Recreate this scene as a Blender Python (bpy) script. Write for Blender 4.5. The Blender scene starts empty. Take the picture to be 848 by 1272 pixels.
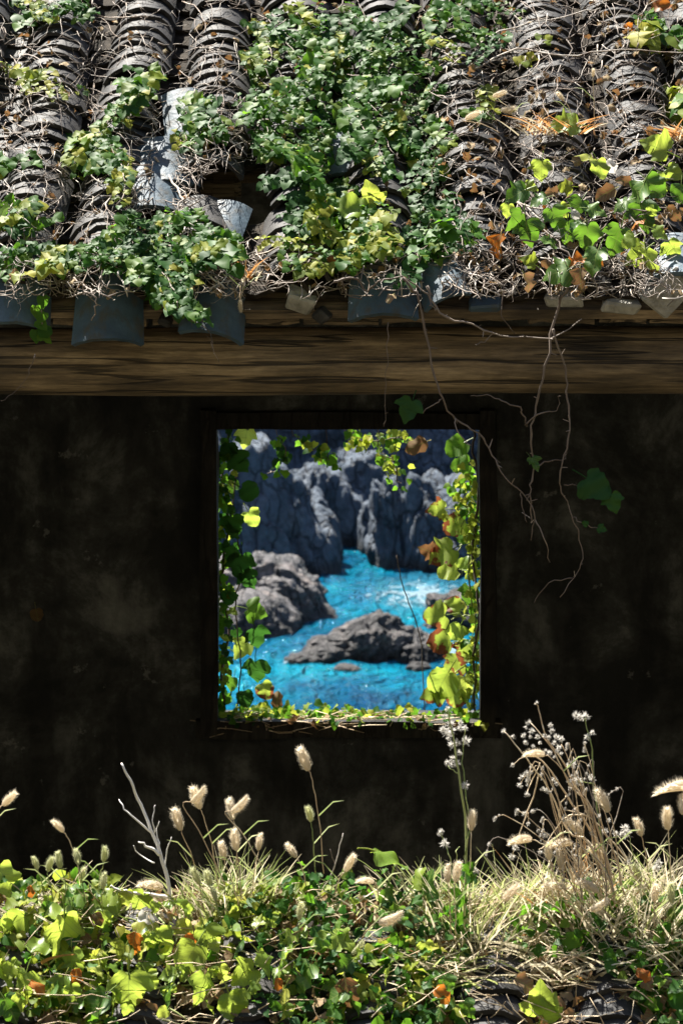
import bpy, math, random
import numpy as np
from mathutils import Vector, Matrix, noise

random.seed(7)
RNG = np.random.default_rng(11)
scene = bpy.context.scene
R = math.radians
col = scene.collection

# ------------------------------------------------------------------ camera, sky, sun, exposure
FPX, EZ, HROW = 3304.0, 3.6, 113.0          # focal length in photo pixels, eye height, horizon row
cam_d = bpy.data.cameras.new('camera'); cam = bpy.data.objects.new('camera', cam_d); col.objects.link(cam)
cam.location = (0, 0, EZ); cam.rotation_euler = (R(90), 0, 0)
cam_d.sensor_fit = 'VERTICAL'; cam_d.sensor_height = 36.0
cam_d.lens = FPX / 1272 * 36.0
cam_d.shift_y = -(636 - HROW) / 1272
cam_d.clip_start = 0.1; cam_d.clip_end = 6000
cam_d.dof.use_dof = True; cam_d.dof.focus_distance = 6.7; cam_d.dof.aperture_fstop = 12
scene.camera = cam

SUN_EL, SUN_AZ = 59.0, -32.0                # azimuth from +Y (away from the camera), minus = left
world = bpy.data.worlds.new('World'); scene.world = world; world.use_nodes = True
wn = world.node_tree; bg = wn.nodes['Background']
sky = wn.nodes.new('ShaderNodeTexSky'); sky.sky_type = 'NISHITA'; sky.sun_disc = False
sky.sun_elevation = R(SUN_EL); sky.sun_rotation = R(SUN_AZ)
wn.links.new(sky.outputs[0], bg.inputs[0]); bg.inputs[1].default_value = 0.05
sd = bpy.data.lights.new('sun', 'SUN'); sun = bpy.data.objects.new('sun', sd); col.objects.link(sun)
sd.energy = 4.9; sd.angle = R(0.5); sd.color = (1.0, 0.95, 0.86)
SV = Vector((math.sin(R(SUN_AZ)) * math.cos(R(SUN_EL)), math.cos(R(SUN_AZ)) * math.cos(R(SUN_EL)), math.sin(R(SUN_EL))))
sun.rotation_euler = SV.to_track_quat('Z', 'Y').to_euler(); sun.location = (-6, 12, 20)
scene.view_settings.view_transform = 'Standard'; scene.view_settings.look = 'None'
scene.view_settings.exposure = 2.22; scene.view_settings.gamma = 1.0
scene.view_settings.use_curve_mapping = False
scene.cycles.max_bounces = 8; scene.cycles.transparent_max_bounces = 8
scene.cycles.use_denoising = True

def P(x, y, d):
    """World point seen at photo pixel (x, y) at depth d."""
    return Vector(((x - 424) * d / FPX, d, EZ - (y - HROW) * d / FPX))

# ------------------------------------------------------------------ helpers
def tag(o, label=None, cat=None, group=None, kind=None):
    if label: o['label'] = label
    if cat: o['category'] = cat
    if group: o['group'] = group
    if kind: o['kind'] = kind
    return o

def empty(name, loc=(0, 0, 0), label=None, cat=None, group=None):
    o = bpy.data.objects.new(name, None); col.objects.link(o); o.location = loc
    o.empty_display_size = 0.05
    return tag(o, label, cat, group)

def put(name, me, parent=None, M=None, kind=None):
    """Link a mesh as one object. M is its world matrix (identity if none); parents are Empties without rotation or scale."""
    o = bpy.data.objects.new(name, me); col.objects.link(o)
    if M is None: M = Matrix.Identity(4)
    if parent:
        off = Vector((0, 0, 0)); p = parent
        while p: off += p.location if p.type == 'EMPTY' else p.location; p = p.parent
        o.parent = parent; M = Matrix.Translation(-off) @ M
    o.matrix_basis = M
    if kind: o['kind'] = kind
    return o

def mesh(name, V, F, m=None, smooth=False):
    me = bpy.data.meshes.new(name)
    me.from_pydata([tuple(v) for v in V], [], F)
    if m: me.materials.append(m)
    if smooth: me.polygons.foreach_set('use_smooth', [True] * len(me.polygons))
    me.update()
    return me

def mesh_np(name, V, T, m, smooth=True, uv=None):
    """Triangle mesh from numpy arrays."""
    me = bpy.data.meshes.new(name)
    n, t = len(V), len(T)
    me.vertices.add(n); me.vertices.foreach_set('co', V.astype(np.float32).ravel())
    me.loops.add(t * 3); me.loops.foreach_set('vertex_index', T.astype(np.int32).ravel())
    me.polygons.add(t); me.polygons.foreach_set('loop_start', np.arange(0, t * 3, 3, dtype=np.int32))
    me.polygons.foreach_set('use_smooth', np.full(t, smooth))
    if uv is not None:
        l = me.uv_layers.new(name='UVMap'); l.data.foreach_set('uv', uv[T.ravel()].astype(np.float32).ravel())
    me.materials.append(m); me.update(calc_edges=True); me.validate()
    return me

def box_vf(x0, x1, y0, y1, z0, z1):
    V = [(x0, y0, z0), (x1, y0, z0), (x1, y1, z0), (x0, y1, z0), (x0, y0, z1), (x1, y0, z1), (x1, y1, z1), (x0, y1, z1)]
    F = [(3, 2, 1, 0), (4, 5, 6, 7), (0, 1, 5, 4), (1, 2, 6, 5), (2, 3, 7, 6), (3, 0, 4, 7)]
    return V, F

def tube_vf(pts, rad, sides=5, V=None, F=None):
    V = [] if V is None else V; F = [] if F is None else F
    pts = [Vector(p) for p in pts]; n = len(pts); b = len(V)
    ref = Vector((0.31, -0.4, 0.86))
    for i, p in enumerate(pts):
        d = (pts[min(i + 1, n - 1)] - pts[max(i - 1, 0)])
        d = d.normalized() if d.length > 1e-9 else Vector((0, 0, 1))
        a = d.cross(ref); a = a.normalized() if a.length > 1e-4 else d.cross(Vector((1, 0, 0))).normalized()
        c = d.cross(a)
        r = rad[i] if hasattr(rad, '__len__') else rad
        for k in range(sides):
            t = 2 * math.pi * k / sides
            V.append(p + a * (r * math.cos(t)) + c * (r * math.sin(t)))
    for i in range(n - 1):
        for k in range(sides):
            k2 = (k + 1) % sides
            F.append((b + i * sides + k, b + i * sides + k2, b + (i + 1) * sides + k2, b + (i + 1) * sides + k))
    F.append(tuple(b + k for k in range(sides))[::-1]); F.append(tuple(b + (n - 1) * sides + k for k in range(sides)))
    return V, F

def smooth_path(pts, per=4, jit=0.0):
    pts = [Vector(p) for p in pts]; out = []
    for i in range(len(pts) - 1):
        p0 = pts[max(i - 1, 0)]; p1 = pts[i]; p2 = pts[i + 1]; p3 = pts[min(i + 2, len(pts) - 1)]
        for k in range(per):
            t = k / per
            q = 0.5 * ((2 * p1) + (p2 - p0) * t + (2 * p0 - 5 * p1 + 4 * p2 - p3) * t * t + (3 * p1 - p0 - 3 * p2 + p3) * t ** 3)
            if jit and (i or k): q = q + Vector((random.gauss(0, jit), random.gauss(0, jit), random.gauss(0, jit)))
            out.append(q)
    out.append(pts[-1]); return out

# ------------------------------------------------------------------ materials
class NT:
    def __init__(s, name):
        s.m = bpy.data.materials.new(name); s.m.use_nodes = True; s.t = s.m.node_tree
        s.b = s.t.nodes['Principled BSDF']; s.out = s.t.nodes['Material Output']
    def n(s, typ, **kw):
        o = s.t.nodes.new('ShaderNode' + typ)
        for k, v in kw.items():
            if k[0] == '_': o.inputs[k[1:].replace('_', ' ')].default_value = v
            else: setattr(o, k, v)
        return o
    def l(s, a, b): s.t.links.new(a, b)
    def pos(s): return s.n('NewGeometry').outputs['Position']
    def obj(s): return s.n('TexCoord').outputs['Object']
    def mapped(s, src, sc=(1, 1, 1), rot=(0, 0, 0)):
        m = s.n('Mapping'); m.inputs['Scale'].default_value = sc; m.inputs['Rotation'].default_value = rot
        s.l(src, m.inputs[0]); return m.outputs[0]
    def noise(s, vec, scale, detail=4, rough=0.55, dist=0.0):
        o = s.n('TexNoise'); o.inputs['Scale'].default_value = scale; o.inputs['Detail'].default_value = detail
        o.inputs['Roughness'].default_value = rough; o.inputs['Distortion'].default_value = dist
        if vec is not None: s.l(vec, o.inputs['Vector'])
        return o.outputs['Fac']
    def ramp(s, fac, stops, interp='LINEAR'):
        r = s.n('ValToRGB'); r.color_ramp.interpolation = interp; e = r.color_ramp.elements
        while len(e) < len(stops): e.new(0.5)
        for i, (p, c) in enumerate(stops):
            e[i].position = p; e[i].color = (*c, 1) if len(c) == 3 else c
        s.l(fac, r.inputs[0]); return r.outputs[0]
    def mix(s, fac, a, b, mode='MIX'):
        o = s.n('Mix', data_type='RGBA', blend_type=mode)
        for sock, v in ((o.inputs[0], fac), (o.inputs[6], a), (o.inputs[7], b)):
            if hasattr(v, 'is_output'): s.l(v, sock)
            else: sock.default_value = v if not isinstance(v, tuple) or len(v) == 4 else (*v, 1)
        return o.outputs[2]
    def math(s, op, a, b=None):
        o = s.n('Math', operation=op)
        for i, v in enumerate((a, b)):
            if v is None: continue
            if hasattr(v, 'is_output'): s.l(v, o.inputs[i])
            else: o.inputs[i].default_value = v
        return o.outputs[0]
    def bump(s, h, strength=0.5, dist=0.01):
        o = s.n('Bump'); o.inputs['Strength'].default_value = strength; o.inputs['Distance'].default_value = dist
        s.l(h, o.inputs['Height']); s.l(o.outputs[0], s.b.inputs['Normal']); return o
    def base(s, c, rough=0.8, spec=0.5):
        if hasattr(c, 'is_output'): s.l(c, s.b.inputs['Base Color'])
        else: s.b.inputs['Base Color'].default_value = (*c, 1)
        s.b.inputs['Roughness'].default_value = rough; s.b.inputs['Specular IOR Level'].default_value = spec
        return s.m

def rnd01(s):
    a = s.n('ObjectInfo').outputs['Random']; b = s.n('NewGeometry').outputs['Random Per Island']
    return s.math('FRACT', s.math('ADD', a, s.math('MULTIPLY', b, 3.7)))

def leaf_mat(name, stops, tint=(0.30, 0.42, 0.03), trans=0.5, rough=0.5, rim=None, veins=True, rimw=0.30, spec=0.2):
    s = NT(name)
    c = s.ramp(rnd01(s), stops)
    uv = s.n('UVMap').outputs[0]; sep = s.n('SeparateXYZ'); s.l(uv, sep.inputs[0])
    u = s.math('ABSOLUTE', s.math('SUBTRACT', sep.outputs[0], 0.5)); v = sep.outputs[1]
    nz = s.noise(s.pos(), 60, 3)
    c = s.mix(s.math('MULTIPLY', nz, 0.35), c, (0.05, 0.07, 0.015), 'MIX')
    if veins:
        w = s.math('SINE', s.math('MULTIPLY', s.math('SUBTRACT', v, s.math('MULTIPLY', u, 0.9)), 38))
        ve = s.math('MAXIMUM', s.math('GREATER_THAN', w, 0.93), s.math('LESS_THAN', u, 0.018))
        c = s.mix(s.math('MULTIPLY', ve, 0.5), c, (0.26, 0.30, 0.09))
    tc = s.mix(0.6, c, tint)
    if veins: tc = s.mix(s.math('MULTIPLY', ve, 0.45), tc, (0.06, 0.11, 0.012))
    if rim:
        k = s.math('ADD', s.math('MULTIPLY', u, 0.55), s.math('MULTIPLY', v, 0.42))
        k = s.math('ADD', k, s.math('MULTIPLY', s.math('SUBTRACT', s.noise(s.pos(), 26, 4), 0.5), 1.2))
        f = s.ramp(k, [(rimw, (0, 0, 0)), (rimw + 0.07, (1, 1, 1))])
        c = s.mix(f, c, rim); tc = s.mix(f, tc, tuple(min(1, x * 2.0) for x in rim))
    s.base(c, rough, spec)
    tr = s.n('BsdfTranslucent'); s.l(tc, tr.inputs[0])
    mx = s.n('MixShader'); mx.inputs[0].default_value = trans
    s.l(s.b.outputs[0], mx.inputs[1]); s.l(tr.outputs[0], mx.inputs[2]); s.l(mx.outputs[0], s.out.inputs[0])
    return s.m

M = {}
# weathered grey clay tile
s = NT('clay_tile'); p = s.pos()
c = s.ramp(s.noise(p, 14, 6), [(0.3, (0.007, 0.0071, 0.0075)), (0.55, (0.016, 0.0158, 0.0162)), (0.75, (0.045, 0.043, 0.041))])
r_ = s.n('ObjectInfo').outputs['Random']
c = s.mix(s.math('MULTIPLY', r_, 0.5), c, (0.05, 0.045, 0.042))
lich = s.ramp(s.noise(p, 55, 3), [(0.62, (0, 0, 0)), (0.72, (1, 1, 1))])
c = s.mix(s.math('MULTIPLY', lich, 0.3), c, (0.13, 0.12, 0.10))
s.bump(s.noise(p, 160, 4), 0.4, 0.004); M['tile'] = s.base(c, 0.62, 0.22)
s = NT('pan_tile_soil_shade'); p = s.pos()  # dark brown soil, with the shade of the valleys put into the colour
c = s.ramp(s.noise(p, 24, 6), [(0.35, (0.012, 0.010, 0.008)), (0.6, (0.032, 0.026, 0.02)), (0.8, (0.075, 0.058, 0.04))])
s.bump(s.noise(p, 120, 4), 0.8, 0.006); M['pan'] = s.base(c, 0.9, 0.12)
# smoother grey tile, blue sky reflection put into its colour (eave ends, exposed tiles)
s = NT('sky_tinted_tile'); p = s.pos()
c = s.ramp(s.noise(p, 9, 6), [(0.3, (0.024, 0.040, 0.056)), (0.5, (0.042, 0.068, 0.092)), (0.7, (0.07, 0.105, 0.132))])
st = s.noise(s.mapped(p, (30, 30, 6)), 1.2, 5)
c = s.mix(s.ramp(st, [(0.5, (0, 0, 0)), (0.68, (0.8, 0.8, 0.8))]), c, (0.05, 0.045, 0.035))
s.bump(s.noise(p, 70, 5), 0.5, 0.004); M['skytile'] = s.base(c, 0.6, 0.3)
# pale mortar
s = NT('lime_mortar'); p = s.pos()
c = s.ramp(s.noise(p, 22, 6), [(0.3, (0.12, 0.115, 0.1)), (0.6, (0.3, 0.29, 0.26)), (0.8, (0.45, 0.44, 0.41))])
s.bump(s.noise(p, 60, 6), 0.9, 0.012); M['mortar'] = s.base(c, 0.85, 0.3)
# log beam and timber
def wood(name, sc, stops, crack=0.5):
    s = NT(name); p = s.obj()
    g = s.noise(s.mapped(p, sc), 1.0, 8, 0.65, 0.12)
    c = s.ramp(g, stops)
    big = s.noise(s.mapped(p, (2.2, 4, 5)), 1.0, 4)
    c = s.mix(s.ramp(big, [(0.40, (0, 0, 0)), (0.62, (0.85, 0.85, 0.85))]), c, tuple(x * 0.35 for x in stops[0][1]))
    fg = s.noise(s.mapped(p, (sc[0] * 5, sc[1] * 4, sc[2] * 4)), 1.0, 5, 0.7)
    c = s.mix(0.55, c, s.ramp(fg, [(0.3, (0.25, 0.25, 0.25)), (0.7, (1.6, 1.6, 1.6))]), 'MULTIPLY')
    ck = s.noise(s.mapped(p, (sc[0] * .3, sc[1] * .6, sc[2] * .6)), 1.0, 3, 0.5, 0.0)
    cf = s.ramp(ck, [(0.465, (0, 0, 0)), (0.485, (1, 1, 1)), (0.50, (1, 1, 1)), (0.515, (0, 0, 0))])
    c = s.mix(s.math('MULTIPLY', cf, 0.8), c, (0.008, 0.006, 0.004))
    s.bump(s.math('SUBTRACT', g, cf), crack, 0.012)
    return s.base(c, 0.8, 0.3)
M['beam'] = wood('weathered_log', (3.0, 34, 34), [(0.3, (0.045, 0.034, 0.022)), (0.5, (0.15, 0.108, 0.062)), (0.7, (0.30, 0.225, 0.135))], 0.7)
M['timber'] = wood('old_timber', (4, 50, 50), [(0.3, (0.05, 0.038, 0.026)), (0.55, (0.20, 0.145, 0.09)), (0.8, (0.32, 0.25, 0.16))])
M['darkwood'] = wood('dark_window_wood', (40, 40, 4), [(0.3, (0.010, 0.009, 0.008)), (0.6, (0.032, 0.028, 0.023)), (0.8, (0.06, 0.05, 0.04))])
# plaster wall
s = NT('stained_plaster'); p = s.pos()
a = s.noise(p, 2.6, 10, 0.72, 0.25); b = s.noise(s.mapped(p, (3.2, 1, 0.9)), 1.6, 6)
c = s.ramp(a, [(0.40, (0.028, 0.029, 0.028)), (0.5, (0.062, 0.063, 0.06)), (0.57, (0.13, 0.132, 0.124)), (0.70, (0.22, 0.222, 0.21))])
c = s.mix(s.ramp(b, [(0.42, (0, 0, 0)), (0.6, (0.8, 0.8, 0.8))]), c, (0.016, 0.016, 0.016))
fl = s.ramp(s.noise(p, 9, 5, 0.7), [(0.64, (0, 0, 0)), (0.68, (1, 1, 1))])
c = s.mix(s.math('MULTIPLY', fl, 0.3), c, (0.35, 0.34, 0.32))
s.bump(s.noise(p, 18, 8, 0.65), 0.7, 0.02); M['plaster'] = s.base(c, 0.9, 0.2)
s = NT('rubble_wall'); p = s.pos()
c = s.ramp(s.noise(p, 6, 6), [(0.3, (0.06, 0.055, 0.05)), (0.7, (0.22, 0.2, 0.17))])
s.bump(s.noise(p, 12, 6), 0.8, 0.04); M['rubble'] = s.base(c, 0.9, 0.2)
# rock
def rock(name, stops, wet=True, sc=0.55, bd=0.35, cre=.75):
    s = NT(name); p = s.pos()
    a = s.noise(p, sc, 9, 0.62, 0.3)
    c = s.ramp(a, stops)
    f = s.noise(p, sc * 6, 6, 0.7)
    c = s.mix(s.ramp(f, [(0.42, (cre, cre, cre)), (0.58, (0, 0, 0))]), c, tuple(x * 0.35 for x in stops[0][1]))
    if wet:
        sep = s.n('SeparateXYZ'); s.l(p, sep.inputs[0])
        h = s.math('ADD', sep.outputs[2], s.math('MULTIPLY', f, 0.8))
        w = s.ramp(s.math('ADD', s.math('MULTIPLY', s.math('SUBTRACT', h, -20.6), 1.0), 0.0), [(0.0, (1, 1, 1)), (0.45, (0, 0, 0))])
        c = s.mix(s.math('MULTIPLY', w, 0.8), c, (0.025, 0.024, 0.024))
    vo = s.n('TexVoronoi', feature='DISTANCE_TO_EDGE'); vo.inputs['Scale'].default_value = sc * 1.5
    dn = s.n('TexNoise'); dn.inputs['Scale'].default_value = sc * 2; dn.inputs['Detail'].default_value = 5; s.l(p, dn.inputs['Vector'])
    pv = s.n('VectorMath', operation='MULTIPLY_ADD'); s.l(dn.outputs['Color'], pv.inputs[0]); pv.inputs[1].default_value = (1.1, 1.1, 1.1); s.l(s.mapped(p, (1.5, 1, .55), (0, R(12), 0)), pv.inputs[2])
    s.l(pv.outputs[0], vo.inputs['Vector'])
    ck = s.ramp(vo.outputs['Distance'], [(0.0, (1, 1, 1)), (0.05, (0, 0, 0))])
    c = s.mix(s.math('MULTIPLY', ck, 0.7), c, tuple(x * 0.3 for x in stops[0][1]))
    s.bump(s.math('SUBTRACT', s.noise(p, sc * 4, 10, 0.7), s.math('MULTIPLY', ck, 0.6)), 1.0, bd)
    return s.base(c, 0.75, 0.35)
M['rock_cliff'] = rock('cliff_rock', [(0.3, (0.044, 0.066, 0.096)), (0.55, (0.078, 0.104, 0.142)), (0.75, (0.13, 0.145, 0.172))], bd=0.4, sc=0.5, cre=.45)  # bluish rock colour stands in for distance haze
M['rock_pink'] = rock('pink_granite', [(0.3, (0.05, 0.056, 0.066)), (0.52, (0.13, 0.12, 0.122)), (0.75, (0.34, 0.255, 0.215))])  # bluish dark tone puts sky-filled shade into the rock colour
M['rock_dark'] = rock('barnacled_rock', [(0.3, (0.03, 0.031, 0.034)), (0.5, (0.09, 0.084, 0.084)), (0.72, (0.25, 0.215, 0.195))], sc=1.0)
M['rock_pale'] = rock('pale_shelf_rock', [(0.3, (0.05, 0.075, 0.095)), (0.5, (0.09, 0.115, 0.13)), (0.72, (0.16, 0.175, 0.185))], wet=False, sc=0.9)
# water
s = NT('sea_water'); p = s.pos()
mp = s.mapped(p, (1.3, 0.6, 1.0), (0, 0, R(14)))
n1 = s.noise(s.mapped(p, (1.4, 0.75, 1.0), (0, 0, R(18))), 1.0, 2, 0.5, 0.6); n2 = s.noise(s.mapped(p, (2.6, 1.5, 1.0), (0, 0, R(-22))), 1.0, 3, 0.6, 0.4)
h = s.math('ADD', n1, s.math('MULTIPLY', n2, 0.55))
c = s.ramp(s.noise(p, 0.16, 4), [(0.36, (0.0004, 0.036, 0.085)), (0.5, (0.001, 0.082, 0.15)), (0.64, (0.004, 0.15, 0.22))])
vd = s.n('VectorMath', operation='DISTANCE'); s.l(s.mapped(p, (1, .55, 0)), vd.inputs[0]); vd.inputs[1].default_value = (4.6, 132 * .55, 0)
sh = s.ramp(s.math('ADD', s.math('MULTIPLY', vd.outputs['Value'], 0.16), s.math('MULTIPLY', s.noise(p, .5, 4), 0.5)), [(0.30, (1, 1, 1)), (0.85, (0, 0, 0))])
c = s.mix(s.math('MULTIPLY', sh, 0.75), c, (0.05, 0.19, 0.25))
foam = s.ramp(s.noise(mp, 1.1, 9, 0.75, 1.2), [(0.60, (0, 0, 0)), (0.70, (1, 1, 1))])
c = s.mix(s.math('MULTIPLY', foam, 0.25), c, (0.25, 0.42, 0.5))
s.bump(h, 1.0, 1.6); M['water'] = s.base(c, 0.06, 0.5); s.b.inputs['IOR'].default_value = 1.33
s = NT('sea_foam_white'); p = s.pos(); s.base((0.085, 0.145, 0.18), 0.7, 0.3)
g = s.n('TexCoord').outputs['Generated']; mg = s.n('Mapping'); mg.inputs['Location'].default_value = (-1, -1, 0); mg.inputs['Scale'].default_value = (2, 2, 0); s.l(g, mg.inputs[0])
ln = s.n('VectorMath', operation='LENGTH'); s.l(mg.outputs[0], ln.inputs[0])
al = s.math('SUBTRACT', s.noise(s.mapped(p, (1.2, .5, 1)), 2.2, 7, 0.7, 0.8), s.math('MULTIPLY', ln.outputs['Value'], 0.24))
s.l(s.ramp(al, [(0.33, (0, 0, 0)), (0.46, (0.85, 0.85, 0.85))]), s.b.inputs['Alpha']); M['foam'] = s.m
s = NT('hillside_soil'); p = s.pos()
s.bump(s.noise(p, 1.5, 8), 1.0, 0.3)
M['soil'] = s.base(s.ramp(s.noise(p, 0.8, 6), [(0.35, (0.05, 0.045, 0.03)), (0.55, (0.085, 0.075, 0.048)), (0.7, (0.13, 0.11, 0.075))]), 0.9, 0.2)
# plants
G_SMALL = [(0.0, (0.018, 0.07, 0.010)), (0.4, (0.03, 0.105, 0.012)), (0.75, (0.06, 0.15, 0.016)), (1.0, (0.14, 0.20, 0.025))]
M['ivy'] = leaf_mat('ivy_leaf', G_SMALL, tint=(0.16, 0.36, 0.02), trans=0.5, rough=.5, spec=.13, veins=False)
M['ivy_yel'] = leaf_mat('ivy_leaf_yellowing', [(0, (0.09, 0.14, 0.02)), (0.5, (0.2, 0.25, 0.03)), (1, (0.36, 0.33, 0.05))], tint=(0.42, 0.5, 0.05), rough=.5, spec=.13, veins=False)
M['ivy_dark'] = leaf_mat('ivy_leaf_dark', [(0, (0.012, 0.048, 0.014)), (0.6, (0.02, 0.07, 0.018)), (1, (0.035, 0.10, 0.02))], tint=(0.06, 0.2, 0.02), trans=0.32, rough=.55, spec=.1, veins=False)  # deep green; also puts shade into the colour of shaded leaves
M['big'] = leaf_mat('broad_leaf', [(0, (0.022, 0.075, 0.014)), (0.5, (0.04, 0.115, 0.018)), (1, (0.08, 0.16, 0.024))], tint=(0.16, 0.34, 0.02), trans=0.45, rough=.42, spec=.3)
M['big_yel'] = leaf_mat('broad_leaf_yellow_green', [(0, (0.12, 0.22, 0.03)), (0.6, (0.21, 0.29, 0.04)), (1, (0.40, 0.38, 0.07))], tint=(0.50, 0.62, 0.08), trans=0.55, rough=.4, spec=.3)
M['big_brown'] = leaf_mat('broad_leaf_browned_edge', [(0, (0.12, 0.20, 0.03)), (1, (0.24, 0.28, 0.05))], tint=(0.40, 0.50, 0.06), trans=0.5, rim=(0.085, 0.026, 0.010), rimw=0.35)
M['orange'] = leaf_mat('orange_leaf', [(0, (0.26, 0.06, 0.012)), (1, (0.45, 0.14, 0.02))], tint=(0.6, 0.18, 0.02), trans=0.45, rim=(0.10, 0.035, 0.015), rimw=0.52)
M['brown'] = leaf_mat('brown_dead_leaf', [(0, (0.10, 0.05, 0.028)), (0.5, (0.18, 0.10, 0.055)), (1, (0.3, 0.2, 0.12))], tint=(0.3, 0.13, 0.05), trans=0.25, rough=0.7)
M['grass'] = leaf_mat('green_grass_blade', [(0, (0.14, 0.20, 0.05)), (0.5, (0.26, 0.31, 0.10)), (1, (0.45, 0.46, 0.22))], tint=(0.55, 0.6, 0.22), trans=0.4, veins=False)
M['straw'] = leaf_mat('dry_straw_blade', [(0, (0.30, 0.23, 0.14)), (0.5, (0.54, 0.47, 0.32)), (1, (0.74, 0.68, 0.52))], tint=(0.74, 0.65, 0.46), trans=0.4, rough=0.6, veins=False)
M['rust'] = leaf_mat('rusty_straw', [(0, (0.24, 0.11, 0.04)), (1, (0.42, 0.22, 0.08))], tint=(0.55, 0.25, 0.08), trans=0.4, rough=0.6, veins=False)
M['fox'] = leaf_mat('foxtail_bristle', [(0, (0.62, 0.53, 0.40)), (1, (0.80, 0.72, 0.58))], tint=(0.92, 0.82, 0.64), trans=0.6, rough=0.6, veins=False)
M['foxgreen'] = leaf_mat('foxtail_green_bristle', [(0, (0.42, 0.45, 0.26)), (1, (0.6, 0.58, 0.38))], tint=(0.75, 0.75, 0.42), trans=0.5, rough=0.6, veins=False)
M['fluff'] = leaf_mat('seed_fluff', [(0, (0.45, 0.42, 0.38)), (1, (0.70, 0.67, 0.62))], tint=(0.68, 0.65, 0.61), trans=0.4, rough=0.7, veins=False)
def stem_mat(name, stops, rough=0.7):
    s = NT(name); c = s.ramp(s.math('FRACT', s.math('ADD', rnd01(s), s.noise(s.pos(), 25, 3))), stops); return s.base(c, rough, 0.35)
M['twig'] = stem_mat('dry_grey_twig', [(0, (0.12, 0.09, 0.07)), (0.45, (0.24, 0.20, 0.17)), (0.8, (0.42, 0.38, 0.33)), (1, (0.16, 0.10, 0.06))])
M['twigdark'] = stem_mat('brown_vine_stem', [(0, (0.06, 0.042, 0.03)), (0.6, (0.13, 0.10, 0.078)), (1, (0.22, 0.18, 0.15))])
M['white_twig'] = stem_mat('bleached_twig', [(0, (0.48, 0.45, 0.42)), (1, (0.66, 0.64, 0.60))])
M['greenstem'] = stem_mat('green_stem', [(0, (0.12, 0.17, 0.05)), (1, (0.3, 0.33, 0.13))])
M['strawstem'] = stem_mat('straw_stem', [(0, (0.38, 0.27, 0.16)), (1, (0.60, 0.50, 0.35))])

# ------------------------------------------------------------------ leaf shapes
def refine(half, k=2, ser=0.0, seed=0):
    rr = random.Random(seed); out = []
    for i in range(len(half) - 1):
        p0, p1, p2, p3 = half[max(i - 1, 0)], half[i], half[i + 1], half[min(i + 2, len(half) - 1)]
        for j in range(k):
            t = j / k
            q = [0.5 * (2 * p1[c] + (p2[c] - p0[c]) * t + (2 * p0[c] - 5 * p1[c] + 4 * p2[c] - p3[c]) * t * t + (3 * p1[c] - p0[c] - 3 * p2[c] + p3[c]) * t ** 3) for c in (0, 1)]
            if i or j: q = [max(0.01, q[0] + rr.uniform(-ser, ser)), q[1] + rr.uniform(-ser, ser)]
            out.append(tuple(q))
    return out + [half[-1]]
def leaf_tmpl(half, ring=False, fold=0.12, curl=0.25, wave=0.04, petiole=0.0, seed=0):
    """Leaf lying in XY, base at the origin, tip along +Y, face along +Z. Returns verts, triangles, uv."""
    rr = random.Random(seed); V = []; T = []
    n = len(half)
    def zf(x, y):
        return fold * abs(x) - curl * max(0, y - 0.25) ** 2 + wave * math.sin(9 * y + 5 * x + seed) * (abs(x) + 0.15) * 2
    mids = [(0, max(0.0, min(1.0, y)) * 0.97 if 0 < i < n - 1 else half[i][1]) for i, (x, y) in enumerate(half)]
    rows = [mids]
    asym = 1 + rr.uniform(-0.1, 0.1)
    for sgn in (1, -1):
        h2 = [(sgn * x * (asym if sgn > 0 else 1 / asym) * (1 + rr.uniform(-0.06, 0.06)), y + rr.uniform(-0.02, 0.02) * (0 < i < n - 1)) for i, (x, y) in enumerate(half)]
        layers = [mids] + ([[(0.55 * a[0] + 0.45 * m[0], 0.55 * a[1] + 0.45 * m[1]) for a, m in zip(h2, mids)]] if ring else []) + [h2]
        idx = []
        for L in layers:
            row = []
            for (x, y) in L: row.append(len(V)); V.append((x, y, zf(x, y)))
            idx.append(row)
        for a, b in zip(idx[:-1], idx[1:]):
            for i in range(n - 1):
                q = (a[i], b[i], b[i + 1], a[i + 1]) if sgn > 0 else (a[i], a[i + 1], b[i + 1], b[i])
                T.append((q[0], q[1], q[2])); T.append((q[0], q[2], q[3]))
    Va = np.array(V)
    # merge the doubled midrib so shading stays smooth
    key = {}; remap = []; U = []
    for v in V:
        k = (round(v[0], 5), round(v[1], 5))
        if k not in key: key[k] = len(U); U.append(v)
        remap.append(key[k])
    T = [tuple(remap[i] for i in t) for t in T]; T = [t for t in T if len(set(t)) == 3]
    uv = [(0.5 + v[0], v[1]) for v in U]
    if petiole:
        b = len(U); w = 0.022
        for k in range(3):
            y = -petiole * k / 2; z = -0.12 * petiole * k * k / 2
            U += [(-w, y, z), (w, y, z), (0, y, z - w * 1.6)]; uv += [(0.5, 0.2)] * 3
        for k in range(2):
            for j in range(3):
                a0 = b + k * 3 + j; a1 = b + k * 3 + (j + 1) % 3
                T += [(a0, a1, a1 + 3), (a0, a1 + 3, a0 + 3)]
    return np.array(U, dtype=float), np.array(T, dtype=int), np.array(uv, dtype=float)

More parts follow.
